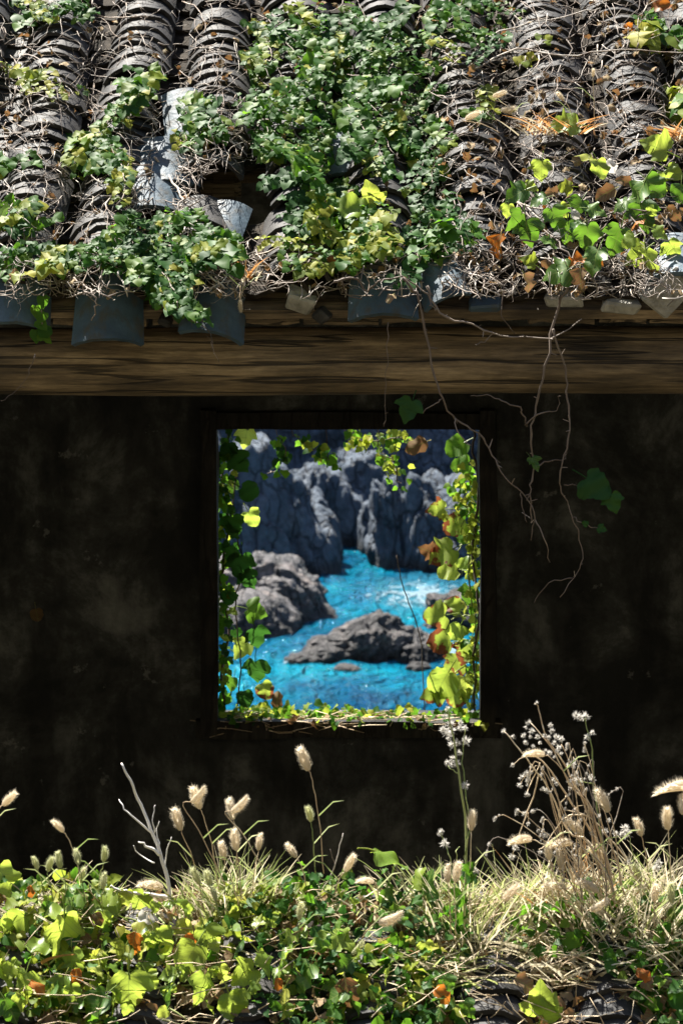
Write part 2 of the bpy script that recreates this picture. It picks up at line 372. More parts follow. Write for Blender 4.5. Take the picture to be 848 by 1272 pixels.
HEART = [(0, 0), (.26, -.10), (.46, .08), (.44, .40), (.26, .70), (0, 1.0)]
LOBED = [(0, 0), (.16, -.14), (.36, -.12), (.50, .06), (.64, .36), (.46, .40), (.38, .50), (.34, .70), (.16, .86), (0, 1.05)]
ROUND = [(0, 0), (.22, -.10), (.44, .02), (.55, .30), (.50, .58), (.30, .84), (0, 1.0)]
ROUND2 = [(0, 0), (.26, -.14), (.52, -.02), (.58, .22), (.40, .44), (.36, .66), (.12, .86), (0, .92)]
POINT = [(0, 0), (.14, .04), (.25, .25), (.27, .5), (.16, .78), (0, 1.05)]
CRUMP = [(0, 0), (.2, .0), (.38, .2), (.30, .5), (.36, .7), (.15, .9), (0, 1.0)]
SMALLT = [leaf_tmpl(HEART, fold=f, curl=c, wave=.08, seed=i) for i, (f, c) in enumerate([(.15, .2), (-.12, .3), (.25, .05), (.05, .45)])]
SMALLT += [leaf_tmpl(LOBED, False, f, c, .08, 0, i + 20) for i, (f, c) in enumerate([(.18, .25), (-.1, .35)])] + [leaf_tmpl(ROUND, False, .2, .3, .1, 0, 31)]
BIGT = [leaf_tmpl(refine(LOBED, 2, .018, i), True, f, c, .09, .55, i) for i, (f, c) in enumerate([(.12, .25), (-.1, .35), (.28, .1)])] + \
       [leaf_tmpl(refine(ROUND2 if i == 1 else ROUND, 3, .022, i + 5), True, f, c, .10, .55, i + 5) for i, (f, c) in enumerate([(.15, .2), (-.12, .4), (.3, .15)])]
CRUMPT = [leaf_tmpl(CRUMP, True, f, c, .16, .2, i + 9) for i, (f, c) in enumerate([(.5, .5), (-.4, .7), (.7, .3)])]
_lm = {}
def leaf_mesh(kind, i, m):
    k = (kind, i, m)
    if k not in _lm:
        V, T, uv = {'s': SMALLT, 'b': BIGT, 'c': CRUMPT}[kind][i]
        _lm[k] = mesh_np('leaf', V, T, M[m], True, uv)
    return _lm[k]
def frame(tip, nrm):
    """3x3 with Y along tip and Z along the leaf's face."""
    t = Vector(tip).normalized(); z = Vector(nrm); z = z - t * z.dot(t)
    z = z.normalized() if z.length > 1e-5 else t.orthogonal().normalized()
    x = t.cross(z)
    return Matrix((x, t, z)).transposed()
def leaf(parent, p, tip, nrm, size, m, kind='s', i=None, name='leaf'):
    n = {'s': 7, 'b': 6, 'c': 3}[kind]; i = random.randrange(n) if i is None else i
    A = frame(tip, nrm).to_4x4() @ Matrix.Scale(size, 4); A.translation = Vector(p)
    return put(name, leaf_mesh(kind, i, m), parent, A)
def rv(a): return Vector((random.gauss(0, a), random.gauss(0, a), random.gauss(0, a)))
def bulk_leaves(name, items, m, parent=None, T0=None, kind='stuff'):
    """items: (p, tip, nrm, size). One joined mesh."""
    T0 = T0 or SMALLT; VV = []; TT = []; UU = []; b = 0
    for j, (p, tip, nrm, sz) in enumerate(items):
        V, T, uv = T0[j % len(T0)]
        A = np.array(frame(tip, nrm)) * sz
        VV.append(V @ A.T + np.array(p)); TT.append(T + b); UU.append(uv); b += len(V)
    return put(name, mesh_np(name, np.vstack(VV), np.vstack(TT), M[m], True, np.vstack(UU)), parent, None, kind)

# ------------------------------------------------------------------ setting: hillside, sea, cliff
SEA = EZ - 25.0
def ground_z(x, y):
    if y < 0: z = 1.9 - 0.85 * y  # unseen slope behind the camera, made to rise to shade the interior
    elif y < 4.2: z = 1.9 * (1 - y / 4.2)
    elif y < 11: z = 0
    else: z = -(y - 11) / 64 * 26
    return min(z, 60)
ys = [-90, -60, -40, -25, -15, -10, -6, -3, -1, 0, 1, 2, 3, 4.2, 6, 8, 11] + [11 + i * 4 for i in range(1, 24)]
xs = [-300, -150, -80] + [i * 4 for i in range(-14, 15)] + [80, 150, 300]
V = [(x, y, ground_z(x, y) + (0.5 * noise.noise((x * .2, y * .2, 0)) if not 3 < y < 12 else 0) * min(1, max(0, (abs(y - 7) - 5) / 8))) for y in ys for x in xs]
nx = len(xs)
F = [(j * nx + i, j * nx + i + 1, (j + 1) * nx + i + 1, (j + 1) * nx + i) for j in range(len(ys) - 1) for i in range(nx - 1)]
tag(put('hillside', mesh('hillside', V, F, M['soil'], True)), kind='structure')
sx_ = np.concatenate([[-3000, -400, -80, -40], np.linspace(-24, 24, 170), [40, 80, 400, 3000]])
sy_ = np.concatenate([[60, 80], np.linspace(92, 150, 200), [170, 300, 1000, 5000]])
def wave(x, y):
    if abs(x) > 30 or y < 90 or y > 152: return 0.0
    return .16 * noise.noise((x * .55 + y * .1, y * .28, 1.7)) + .16 * noise.noise((x * 1.3, y * .6 - x * .3, 5.1)) + .04 * noise.noise((x * 3.4, y * 1.8, 8.1))
V = [(x, y, SEA + wave(x, y)) for y in sy_ for x in sx_]; nx = len(sx_)
F = [(j * nx + i, j * nx + i + 1, (j + 1) * nx + i + 1, (j + 1) * nx + i) for j in range(len(sy_) - 1) for i in range(nx - 1)]
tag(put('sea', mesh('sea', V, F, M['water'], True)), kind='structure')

def fbm(v, o=5): return noise.fractal(Vector(v), 1.0, 2.1, o, noise_basis='PERLIN_ORIGINAL')
def ridged(v): return noise.ridged_multi_fractal(Vector(v), 0.9, 2.1, 4, 1.0, 2.0)
# the shore cliff: a leaning sheet with folds, closed off behind by a plateau
cx = np.concatenate([np.linspace(-60, -14, 40)[:-1], np.linspace(-14, 14, 190), np.linspace(14, 60, 40)[1:]])
cz = np.concatenate([np.linspace(-2.0, 9, 90), np.linspace(9, 36, 34)[1:]])  # upper part is unseen, raised to cast shade into the cove
V = []; F = []
for z in cz:
    for x in cx:
        fold_ = noise.noise((x * .35 + .12 * z, 3.1, z * .14)) * 2.6 + ridged((x * .22 + z * .08, 7.7, z * .12)) * -0.9
        d = fbm((x * .55, 1.3, z * .35), 6) * .9 + fbm((x * 2, 9.3, z * 1.3), 4) * .18
        y = 153.5 + 0.0016 * x * x + min(9, max(0, z)) * 0.55 + max(0, z - 9) * .26 - fold_ - d + 1.5 * math.sin(x * .21 + 1.2)
        V.append((x, y, SEA + z + (0.4 * fbm((x * .7, y * .1, 4), 3) if z > 2 else 0)))
nx = len(cx); nz = len(cz)
F = [(j * nx + i, j * nx + i + 1, (j + 1) * nx + i + 1, (j + 1) * nx + i) for j in range(nz - 1) for i in range(nx - 1)]
b = len(V)
for x in cx: V.append((x, 300, SEA + 38))
F += [((nz - 1) * nx + i, (nz - 1) * nx + i + 1, b + i + 1, b + i) for i in range(nx - 1)]
tag(put('cliff', mesh('cliff', V, F, M['rock_cliff'], True)), kind='structure')

def ico(sub):
    import bmesh
    bm = bmesh.new(); bmesh.ops.create_icosphere(bm, subdivisions=sub, radius=1)
    V = [v.co.copy() for v in bm.verts]; F = [tuple(v.index for v in f.verts) for f in bm.faces]; bm.free(); return V, F
ICO = {k: ico(k) for k in (4, 5, 6)}
def make_rock(label, c, rad, m, seed, amp=0.3, freq=1.2, stretch=(1, 1, 1), sub=5, flat=0.0, lean=0.0, rid=0.15, octv=6, wedge=0.0, boxy=1.0):
    V0, F = ICO[sub]; V = []
    for v in V0:
        if boxy != 1.0:
            v = Vector([math.copysign(abs(c_) ** boxy, c_) for c_ in v])
        q = Vector((v.x * rad[0] * stretch[0], v.y * rad[1] * stretch[1], v.z * rad[2] * stretch[2])) * freq + Vector((seed * 7.3, seed * 3.1, seed))
        d = 1 + amp * fbm(q * .55, octv) - rid * (ridged(q * .6) - 1.0) + (0.05 * noise.cell(q * 1.2) if octv > 4 else 0)
        w = Vector((v.x * rad[0] * d, v.y * rad[1] * d, v.z * rad[2] * d))
        w.x += lean * w.z
        if wedge: w.z *= 1 - wedge * min(1, max(0, .35 - w.x / rad[0]))
        V.append(w)
    o = put('sea_rock', mesh('sea_rock', V, F, M[m], True), None, Matrix.Translation(c))
    return tag(o, label, 'rock', 'rocks in the cove')
def sea_at(px, row): 
    d = 25.0 * FPX / (row - HROW); return P(px, row, d)
def rk(px, row, wpx, hpx, depthm, *a, **k):
    """Rock whose waterline centre is at (px, row); wpx/hpx half sizes in photo pixels."""
    c = sea_at(px, row); s_ = c.y / FPX
    return make_rock(a[0], c + Vector((0, 0, 0.15 * hpx * s_)), (wpx * s_, depthm, hpx * s_), *a[1:], **k)
rk(352, 702, 74, 104, 3.0, 'broad rounded blue-grey cliff boulder with deep creases, left of centre in the cove', 'rock_cliff', 1, amp=.26, octv=4, rid=.10, freq=.8, stretch=(1.5, 1, .5), sub=6, lean=-.22, boxy=.8)
rk(292, 706, 70, 150, 2.8, 'dark boulder at the far left of the cove behind the window vine', 'rock_cliff', 2, amp=.22, octv=4, rid=.08, freq=.8, stretch=(1.3, 1, .5), lean=-.1, boxy=.8)
rk(424, 668, 70, 96, 2.8, 'smooth dome boulder at the back of the cove with a sloping ledge', 'rock_cliff', 3, amp=.24, octv=4, rid=.08, freq=.8, stretch=(1.2, 1, .7), sub=6, boxy=.75)
rk(494, 698, 30, 90, 1.9, 'folded rock pillar with sunlit crown right of centre in the cove', 'rock_cliff', 4, amp=.26, freq=1.15, octv=5, stretch=(1.8, 1, .45), sub=6, lean=-.10, rid=.16, boxy=.75)
rk(548, 698, 62, 96, 2.6, 'broad shaded boulder to the right of the folded rock pillar', 'rock_cliff', 5, amp=.26, octv=4, rid=.10, freq=.9, stretch=(1.6, 1, .5), sub=6, boxy=.78)
for (x_, y_, w_, h_, sd_r, lab) in ((398, 690, 24, 62, 21, 'creased shoulder boulder between the broad boulder and the far channel'), (446, 664, 22, 30, 22, 'low rounded boulder at the head of the channel'), (468, 684, 24, 58, 23, 'leaning slab boulder left of the folded rock pillar'),
        (474, 698, 17, 30, 24, 'small rounded boulder at the left foot of the folded rock pillar'), (528, 704, 24, 62, 25, 'creased boulder just right of the folded rock pillar'), (558, 708, 24, 36, 26, 'low rounded boulder by the water near the right-hand leaves'), (328, 714, 36, 78, 27, 'sloping boulder above the pinkish outcrop at left')):
    rk(x_, y_, w_, h_, 1.5, lab, 'rock_cliff', sd_r, amp=.3, octv=5, rid=.14, freq=1.2, stretch=(1.4, 1, .6), boxy=.85, lean=random.uniform(-.25, .05))
rk(520, 695, 30, 34, 1.6, 'low dark boulder at the foot of the folded rock pillar', 'rock_cliff', 6, amp=.32, freq=1.2)
rk(336, 760, 76, 62, 3.0, 'long sloping pinkish outcrop with sunlit top at the left of the cove', 'rock_pink', 8, amp=.2, freq=.8, stretch=(1, 1, 1.2), sub=6, lean=-.35, rid=.1, boxy=.85)
rk(322, 780, 56, 44, 2.2, 'grey rock stepping down to the water below the pinkish outcrop', 'rock_pink', 9, amp=.2, rid=.1, freq=.9, lean=-.2)
rk(450, 814, 68, 47, 1.6, 'jagged dark islet rock with a peaked crest in the middle of the turquoise water', 'rock_dark', 31, amp=.2, freq=1.6, sub=6, lean=.0, rid=.13, wedge=.45)
rk(400, 820, 46, 20, .9, 'low ragged tail of the islet running down to the left', 'rock_dark', 19, amp=.22, freq=1.9, sub=6, rid=.14, wedge=.6)
rk(514, 812, 38, 24, 1.8, 'knobbly rock joined to the right end of the islet', 'rock_dark', 12, amp=.26, freq=2.0, sub=6, rid=.16)
rk(382, 821, 24, 10, .8, 'low wet rock at the left tip of the islet', 'rock_dark', 13, amp=.4, freq=2.5)
rk(432, 832, 16, 6, .5, 'small half-sunk rock in the water in front of the islet', 'rock_dark', 14, amp=.4, freq=3)
rk(520, 830, 14, 7, .5, 'small wet rock in front of the knobbly end of the islet', 'rock_dark', 15, amp=.4, freq=3)
rk(585, 775, 60, 34, 1.9, 'brown rock behind the browned leaves at the right window edge', 'rock_dark', 16, amp=.36, freq=1.2, sub=6)
# foam sheets on the water
def foam(label, px, row, rx, ry, seed):
    c = sea_at(px, row); n = 40; V = [c + Vector((0, 0, .12))]
    for k in range(n):
        t = 2 * math.pi * k / n; r = 1 + .45 * noise.noise((math.cos(t) * 1.5 + seed, math.sin(t) * 1.5, seed))
        V.append(c + Vector((rx * r * math.cos(t), ry * r * math.sin(t), -.02)))
    F = [(0, 1 + k, 1 + (k + 1) % n) for k in range(n)]
    tag(put('sea_foam', mesh('sea_foam', V, F, M['foam'], True)), label, 'foam', kind='stuff')
foam('thin pale wash over the shallows behind the islet', 524, 740, 2.6, 3.6, 1)
foam('white wash against the left tip of the islet', 362, 820, .7, .8, 2)
foam('white wash between the islet and the right-hand rock', 562, 806, 1.5, 2.6, 3)

# ------------------------------------------------------------------ ruined house
house = empty('ruined_house', (0, 9.6, 0), 'ruined house with dark plaster wall, square window opening and overgrown tiled roof', 'house')
TAN = math.tan(R(33)); COS = math.cos(R(33)); SIN = math.sin(R(33))
YE, ZE = 6.93, 3.03                           # eave edge of the roof deck
RN = Vector((0, -SIN, COS)); RS = Vector((0, COS, SIN))
def roofpt(px, py, h=0.0):
    mp_ = (py - HROW) / FPX; z0 = ZE + h / COS
    y = (EZ - z0 + YE * TAN) / (TAN + mp_)
    return Vector(((px - 424) * y / FPX, y, EZ - mp_ * y))
def deck(x, s_, h=0.0): return Vector((x, YE, ZE)) + RS * s_ + RN * h
def topx(p): return (424 + p.x * FPX / p.y, HROW + (EZ - p.z) * FPX / p.y)

# back wall with window opening
WX0, WX1, WZ0, WZ1 = -.495, .545, 1.305, 2.43
YI, YO = 9.55, 9.86
gx = sorted(set([-2.6, 2.6, WX0, WX1] + [round(v, 3) for v in np.linspace(-2.6, 2.6, 60) if min(abs(v - WX0), abs(v - WX1)) > .03]))
gz = sorted(set([-.1, 3.42, WZ0, WZ1] + [round(v, 3) for v in np.linspace(-.1, 3.42, 44) if min(abs(v - WZ0), abs(v - WZ1)) > .03]))
V = []; F = []; nx = len(gx); nz = len(gz)
for yy in (YI, YO):
    for z in gz:
        for x in gx:
            w = 0.012 * fbm((x * 1.5, yy, z * 1.5), 4)
            V.append((x, yy + w, z))
N2 = nx * nz
hole = lambda i, j: WX0 - 1e-6 <= gx[i] and gx[i + 1] <= WX1 + 1e-6 and WZ0 - 1e-6 <= gz[j] and gz[j + 1] <= WZ1 + 1e-6
for j in range(nz - 1):
    for i in range(nx - 1):
        a, b_, c_, d_ = j * nx + i, j * nx + i + 1, (j + 1) * nx + i + 1, (j + 1) * nx + i
        if hole(i, j): continue
        F += [(a, b_, c_, d_), (a + N2, d_ + N2, c_ + N2, b_ + N2)]
        for (p0, p1, ii, jj) in ((a, d_, i - 1, j), (b_, c_, i + 1, j), (a, b_, i, j - 1), (d_, c_, i, j + 1)):
            out = not (0 <= ii < nx - 1 and 0 <= jj < nz - 1)
            if out or hole(ii, jj): F.append((p0, p1, p1 + N2, p0 + N2))
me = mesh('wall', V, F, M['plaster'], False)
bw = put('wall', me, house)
for (x0, x1) in ((-2.85, -2.6), (2.6, 2.85)):
    V, F = box_vf(x0, x1, 7.0, YO, -.1, 3.4); V[4:] = [(x0, 7.0, 3.0), (x1, 7.0, 3.0), (x1, YO, 3.4), (x0, YO, 3.4)]
    V += [(x0, 8.7, 4.12), (x1, 8.7, 4.12)]; F += [(4, 8, 9, 5), (8, 7, 6, 9), (4, 7, 8), (5, 9, 6)]; F.remove((4, 5, 6, 7))
    put('side_wall', mesh('side_wall', V, F, M['rubble']), house)
V, F = box_vf(-2.6, 2.6, 6.9, YI, -.02, .02); put('floor', mesh('floor', V, F, M['rubble']), house)
# window frame
win = empty('window_frame_assembly', (0, YI, 0)); win.name = 'window'; win.parent = house; win.location = Vector((0, YI, 0)) - house.location
def plank(name, x0, x1, y0, y1, z0, z1, m, parent, j=0.004, seg=6):
    """A weathered timber: box split along its long side with wobbling edges."""
    L = max((x1 - x0, 0), (y1 - y0, 1), (z1 - z0, 2)); ax = L[1]; V = []; F = []
    lo = [x0, y0, z0]; hi = [x1, y1, z1]; o = [a for a in range(3) if a != ax]
    for k in range(seg + 1):
        t = lo[ax] + (hi[ax] - lo[ax]) * k / seg
        for (a, b2) in ((0, 0), (1, 0), (1, 1), (0, 1)):
            v = [0, 0, 0]; v[ax] = t; v[o[0]] = (lo, hi)[a][o[0]] + random.gauss(0, j); v[o[1]] = (lo, hi)[b2][o[1]] + random.gauss(0, j)
            V.append(v)
    for k in range(seg):
        for q in range(4):
            q2 = (q + 1) % 4; F.append((k * 4 + q, k * 4 + q2, k * 4 + 4 + q2, k * 4 + 4 + q))
    F += [(3, 2, 1, 0), tuple(seg * 4 + q for q in range(4))]
    me = mesh(name, V, F, M[m]); 
    import bmesh
    bm = bmesh.new(); bm.from_mesh(me); bmesh.ops.recalc_face_normals(bm, faces=bm.faces); bm.to_mesh(me); bm.free()
    return put(name, me, parent)
plank('frame_post', -.502, -.443, 9.49, 9.60, 1.30, 2.46, 'darkwood', win, .0045)
plank('frame_post', .497, .552, 9.49, 9.60, 1.30, 2.46, 'darkwood', win, .0045)
plank('frame_head', -.500, .550, 9.492, 9.598, 2.392, 2.45, 'darkwood', win, .002)
plank('frame_sill', -.52, .57, 9.50, 9.548, 1.29, 1.348, 'darkwood', win, .003)

# log beam under the eave
V = []; F = []; n = 64; sd_ = 40
for i in range(n + 1):
    x = -2.7 + 5.4 * i / n
    for k in range(sd_):
        t = 2 * math.pi * k / sd_
        r = .089 + .009 * noise.noise((x * .9, math.cos(t) * 1.2, math.sin(t) * 1.2)) - .010 * max(0, ridged((x * .35 + 5, math.cos(t) * 2.3, math.sin(t) * 2.3)) - 1.45) * 2
        V.append((x, 7.06 + r * math.cos(t), 2.884 + .012 * math.sin(x * 1.3) * 0 + .006 * noise.noise((x, 0, 0)) + r * math.sin(t)))
for i in range(n):
    for k in range(sd_):
        k2 = (k + 1) % sd_; F.append((i * sd_ + k, (i + 1) * sd_ + k, (i + 1) * sd_ + k2, i * sd_ + k2))
put('log_beam', mesh('log_beam', V, F, M['beam'], True), house)
for x in (-2.3, 2.3):
    V, F = tube_vf([(x, 7.06, 0), (x, 7.06, 2.83)], [.09, .08], 14); put('post', mesh('post', V, F, M['beam'], True), house)

# roof deck with a hole
HOLES = [(308, 250, 68, 50)]
def in_hole(px, py, g=1.0): return any(((px - a) / (c * g)) ** 2 + ((py - b) / (d * g)) ** 2 < 1 for a, b, c, d in HOLES)
xs = np.linspace(-2.85, 2.85, 96); ss = np.linspace(0, 2.11, 40)
V = []; F = []
for h in (0, -.03):
    for s_ in ss:
        for x in xs: V.append(deck(x, s_, h))
nx = len(xs); N2 = nx * len(ss)
for j in range(len(ss) - 1):
    for i in range(nx - 1):
        q = topx(deck((xs[i] + xs[i + 1]) / 2, (ss[j] + ss[j + 1]) / 2))
        if in_hole(*q): continue
        a = (j * nx + i, j * nx + i + 1, (j + 1) * nx + i + 1, (j + 1) * nx + i)
        F += [a, tuple(v + N2 for v in a[::-1])]
bx = len(V)
F += [(i, i + 1, i + 1 + N2, i + N2) for i in range(nx - 1)]
rz = deck(0, 2.11).z; ry = deck(0, 2.11).y
V += [(-2.85, ry, rz), (2.85, ry, rz), (2.85, 10.0, rz - (10.0 - ry) * TAN), (-2.85, 10.0, rz - (10.0 - ry) * TAN)]
V += [(-2.85, ry, rz - .04), (2.85, ry, rz - .04), (2.85, 10.0, rz - .04 - (10.0 - ry) * TAN), (-2.85, 10.0, rz - .04 - (10.0 - ry) * TAN)]
F += [(bx, bx + 1, bx + 2, bx + 3), (bx + 7, bx + 6, bx + 5, bx + 4), (bx + 3, bx + 2, bx + 6, bx + 7)]
roof = put('roof', mesh('roof', V, F, M['timber']), house)
for x in [-2.4, -1.9, -1.4, -.95, -.62, -.33, -.16, .15, .5, .95, 1.4, 1.9, 2.4]:
    V, F = [], []
    for s_ in (.20, 2.1):
        for (dx, h) in ((-.03, -.032), (.03, -.032), (.03, -.10), (-.03, -.10)): V.append(deck(x + dx, s_, h))
    F = [(0, 1, 2, 3), (7, 6, 5, 4), (0, 4, 5, 1), (1, 5, 6, 2), (2, 6, 7, 3), (3, 7, 4, 0)]
    put('rafter', mesh('rafter', V, F, M['timber']), roof)

def tile_mesh(w0, w1, L, ang, th, m, seed, n=8, chip=0.006, down=False):
    """Curved clay tile: front edge at y=0 (width w0), back at y=L (width w1); arch up, or a trough if down."""
    rr = random.Random(seed); V = []; F = []
    def arc(w, y, off, ch):
        r = w / 2 / math.sin(ang / 2); out = []
        for k in range(n + 1):
            t = -ang / 2 + ang * k / n
            z = (r + off) * math.cos(t) - r * math.cos(ang / 2); x = (r + off) * math.sin(t)
            out.append((x, y + (ch[k] if ch else 0), -z if down else z))
        return out
    ch = [rr.uniform(-chip, chip) for _ in range(n + 1)]
    if rr.random() < .55 and chip > .002:
        k = rr.randrange(n); ch[k] += rr.uniform(.012, .03); ch[k + 1] += rr.uniform(.006, .02)
    A, B = arc(w0, 0, 0, ch), arc(w0, 0, -th, ch); C, D = arc(w1, L, 0, None), arc(w1, L, -th, None)
    def strip(p, q):
        b = len(V); V.extend(p); V.extend(q)
        for k in range(n): F.append((b + k, b + k + 1, b + n + 2 + k, b + n + 1 + k))
    strip(A, C); strip(D, B); strip(B, A)
    b = len(V); V.extend([A[0], B[0], D[0], C[0], A[n], B[n], D[n], C[n]]); F.extend([(b, b + 3, b + 2, b + 1), (b + 4, b + 5, b + 6, b + 7)])
    return mesh('tile', V, F, M[m], True)
COVER = [tile_mesh(.186, .168, .17, R(128), .012, 'tile', i) for i in range(12)]
PAN = [tile_mesh(.20, .18, .18, R(105), .012, 'pan', 40 + i, down=True) for i in range(4)]
EAVE = [tile_mesh(.188, .172, .19, R(84), .014, 'skytile', 60 + i, n=10, chip=.0015) for i in range(4)]
def tmat(p, pitch, roll=0.0, yaw=0.0, sc=1.0):
    A = Matrix.Rotation(yaw, 4, 'Z') @ Matrix.Rotation(pitch, 4, 'X') @ Matrix.Rotation(roll, 4, 'Y') @ Matrix.Scale(sc, 4)
    A.translation = p; return A
X0, DX = -.608, .2405
cols = [X0 + DX * k for k in range(-1, 7)]
for ci, x in enumerate(cols):
    s_ = .035
    wob = random.uniform(0, 6)
    while s_ < 1.80:
        e = random.choice((random.uniform(.042, .054), random.uniform(.042, .054), random.uniform(.040, .066)))
        p = deck(x + .016 * math.sin(s_ * 3 + wob) + random.gauss(0, .006), s_, .060 + .010 * noise.noise((x * 3, s_ * 2.5, 1.1)) + random.gauss(0, .004))
        q = topx(p + RN * .05)
        miss = in_hole(q[0], q[1], 1.02) or (ci in (4,) and 150 < q[1] < 196 and False)
        if ci == 6 + 0 and 300 < q[1] < 420: miss = miss or (q[1] > 345)
        if not miss and random.random() > .03:
            put('cover_tile', random.choice(COVER), roof, tmat(p, R(33 - 12.5) + random.gauss(0, .03), random.gauss(0, .055), random.gauss(0, .06), random.uniform(.94, 1.04)))
        s_ += e
    s_ = .03
    while s_ < 1.80:
        p = deck(x + DX / 2 + random.gauss(0, .004), s_, .058 + random.gauss(0, .004))
        q = topx(p)
        if not in_hole(q[0], q[1]):
            put('pan_tile', random.choice(PAN), roof, tmat(p, R(33 - 9) + random.gauss(0, .02), random.gauss(0, .03), random.gauss(0, .03)))
        s_ += random.uniform(.08, .095)
# the same rows carried on to both sides of the picture, joined
V, F = [], []
def join(me, A):
    b0 = len(V); V.extend(A @ v.co for v in me.vertices); F.extend(tuple(b0 + i for i in q.vertices) for q in me.polygons)
for k in list(range(-8, -1)) + list(range(7, 14)):
    x = X0 + DX * k; s_ = .035
    while s_ < 1.85:
        join(random.choice(COVER), tmat(deck(x + random.gauss(0, .006), s_, .06 + random.gauss(0, .004)), R(20.5) + random.gauss(0, .03), random.gauss(0, .05), random.gauss(0, .05)))
        if k != 7 or True: join(random.choice(PAN), tmat(deck(x + (DX / 2 if k < 0 else DX / 2), s_, .058), R(24), random.gauss(0, .03), random.gauss(0, .03)))
        s_ += random.uniform(.05, .07)
put('outer_tiles', mesh('outer_tiles', V, F, M['tile'], True), roof, kind='stuff')
# tilted eave-end tiles (front edge hangs down over the log)
for (px, py, pit, rol, yaw, sc, m_) in ((134, 428, 58, 0, .02, 1.0, 0), (262, 420, 50, .32, -.1, .93, 1), (476, 398, 52, -.05, .03, .98, 2), (20, 408, 52, .1, 0, .95, 3),
                                (556, 376, 40, -.5, .3, .7, 1), (846, 352, 30, .1, -.1, 1.0, 2)):
    put('eave_tile', EAVE[m_], roof, tmat(P(px, py, 6.87), R(pit), rol, yaw, sc))
# bare tiles lying open where the courses have slid away
for (px, py, pit, rol, yaw, sc, m_) in ((244, 170, 40, .0, .2, .95, 0), (190, 268, 36, .1, .1, 1.05, 1), (205, 236, 36, -.1, .15, 1.05, 3), (266, 296, 30, .05, -.25, .8, 2), (432, 224, 40, .0, .1, .9, 3), (582, 352, 40, -.1, .1, .75, 0)):
    put('slipped_tile', EAVE[m_], roof, tmat(roofpt(px, py, .05), R(pit), rol, yaw, sc))
# timber pieces packed between tiles and log
for (x0, x1, y0, y1, d) in ((-40, 62, 374, 402, 6.985), (66, 182, 378, 404, 6.99), (190, 300, 376, 402, 6.985), (306, 372, 374, 403, 6.99), (377, 470, 380, 404, 6.98), (474, 572, 372, 402, 6.985),
                            (577, 652, 368, 398, 6.975), (657, 738, 372, 402, 6.97), (744, 802, 368, 401, 6.965), (806, 900, 372, 402, 6.985)):
    a = P(x0, y1, d); b_ = P(x1, y0, d)
    plank('eave_block', a.x, b_.x, d, d + .10, a.z, b_.z, 'timber', roof, .003, 5)
# loose stones and tile shards on the eave
def shard(px, py, d, sx, sy, sz, rot, m, seed):
    rr = random.Random(seed); V, F = box_vf(-sx, sx, -sy, sy, -sz, sz)
    V = [(x * rr.uniform(.7, 1.15), y * rr.uniform(.7, 1.1), z * rr.uniform(.6, 1.15)) for x, y, z in V]
    import bmesh
    me = mesh('tile_shard', V, F, M[m]); bm = bmesh.new(); bm.from_mesh(me); bmesh.ops.bevel(bm, geom=bm.edges[:], offset=.006, segments=1, affect='EDGES'); bm.to_mesh(me); bm.free()
    A = Matrix.Rotation(rot, 4, 'Y') @ Matrix.Rotation(.5, 4, 'X'); A.translation = P(px, py, d)
    return put('tile_shard', me, roof, A)
shard(826, 362, 6.90, .062, .03, .05, -.7, 'mortar', 1); shard(770, 377, 6.95, .05, .03, .018, .05, 'mortar', 2); shard(700, 371, 6.96, .055, .03, .02, .02, 'mortar', 3)
shard(372, 374, 6.94, .04, .03, .03, .3, 'mortar', 4); shard(745, 352, 6.95, .03, .02, .02, .4, 'tile', 5); shard(400, 392, 6.93, .02, .02, .02, .8, 'tile', 6); shard(602, 378, 6.93, .05, .03, .014, 0, 'skytile', 7)
shard(205, 398, 6.93, .02, .02, .014, .5, 'tile', 8)
# mortar lump under the slipped tile by the hole, and broken board ends inside the hole
shard(238, 182, roofpt(238, 182, .05).y, .07, .04, .03, .2, 'skytile', 9)
for (x0, x1, y0, y1) in ((232, 330, 196, 208), (250, 345, 212, 226), (228, 300, 232, 243)):
    a = roofpt(x0, y1, -.05); b_ = roofpt(x1, y0, -.05)
    plank('broken_batten', a.x, b_.x, a.y, a.y + .05, a.z, a.z + .03, 'timber', roof, .005, 5)

# ------------------------------------------------------------------ ivy on the roof
def tile_h(x):
    """Height of the tile surface above the deck."""
    t = ((x - X0) / DX + .5) % 1 - .5
    return .062 + .055 * max(0.0, math.cos(t * math.pi * 1.15)) - .03 * (abs(t) > .4)
def in_poly(x, y, poly):
    c = False; j = len(poly) - 1
    for i in range(len(poly)):
        xi, yi = poly[i]; xj, yj = poly[j]
        if (yi > y) != (yj > y) and x < (xj - xi) * (y - yi) / (yj - yi) + xi: c = not c
        j = i
    return c
def ivy_item(px, py, hi=.06, size=(.018, .035), up=0.0):
    b_ = roofpt(px, py, .06); h = tile_h(b_.x) + .012 + abs(random.gauss(0, hi))
    p = roofpt(px, py, h)
    nrm = RN * .8 + Vector((0, -.15, .45)) + rv(.42)
    tip = -RS + Vector((random.gauss(0, .7), 0, 0)) + RN * random.uniform(-.3, .35)
    return (p, tip, nrm, random.uniform(*size))
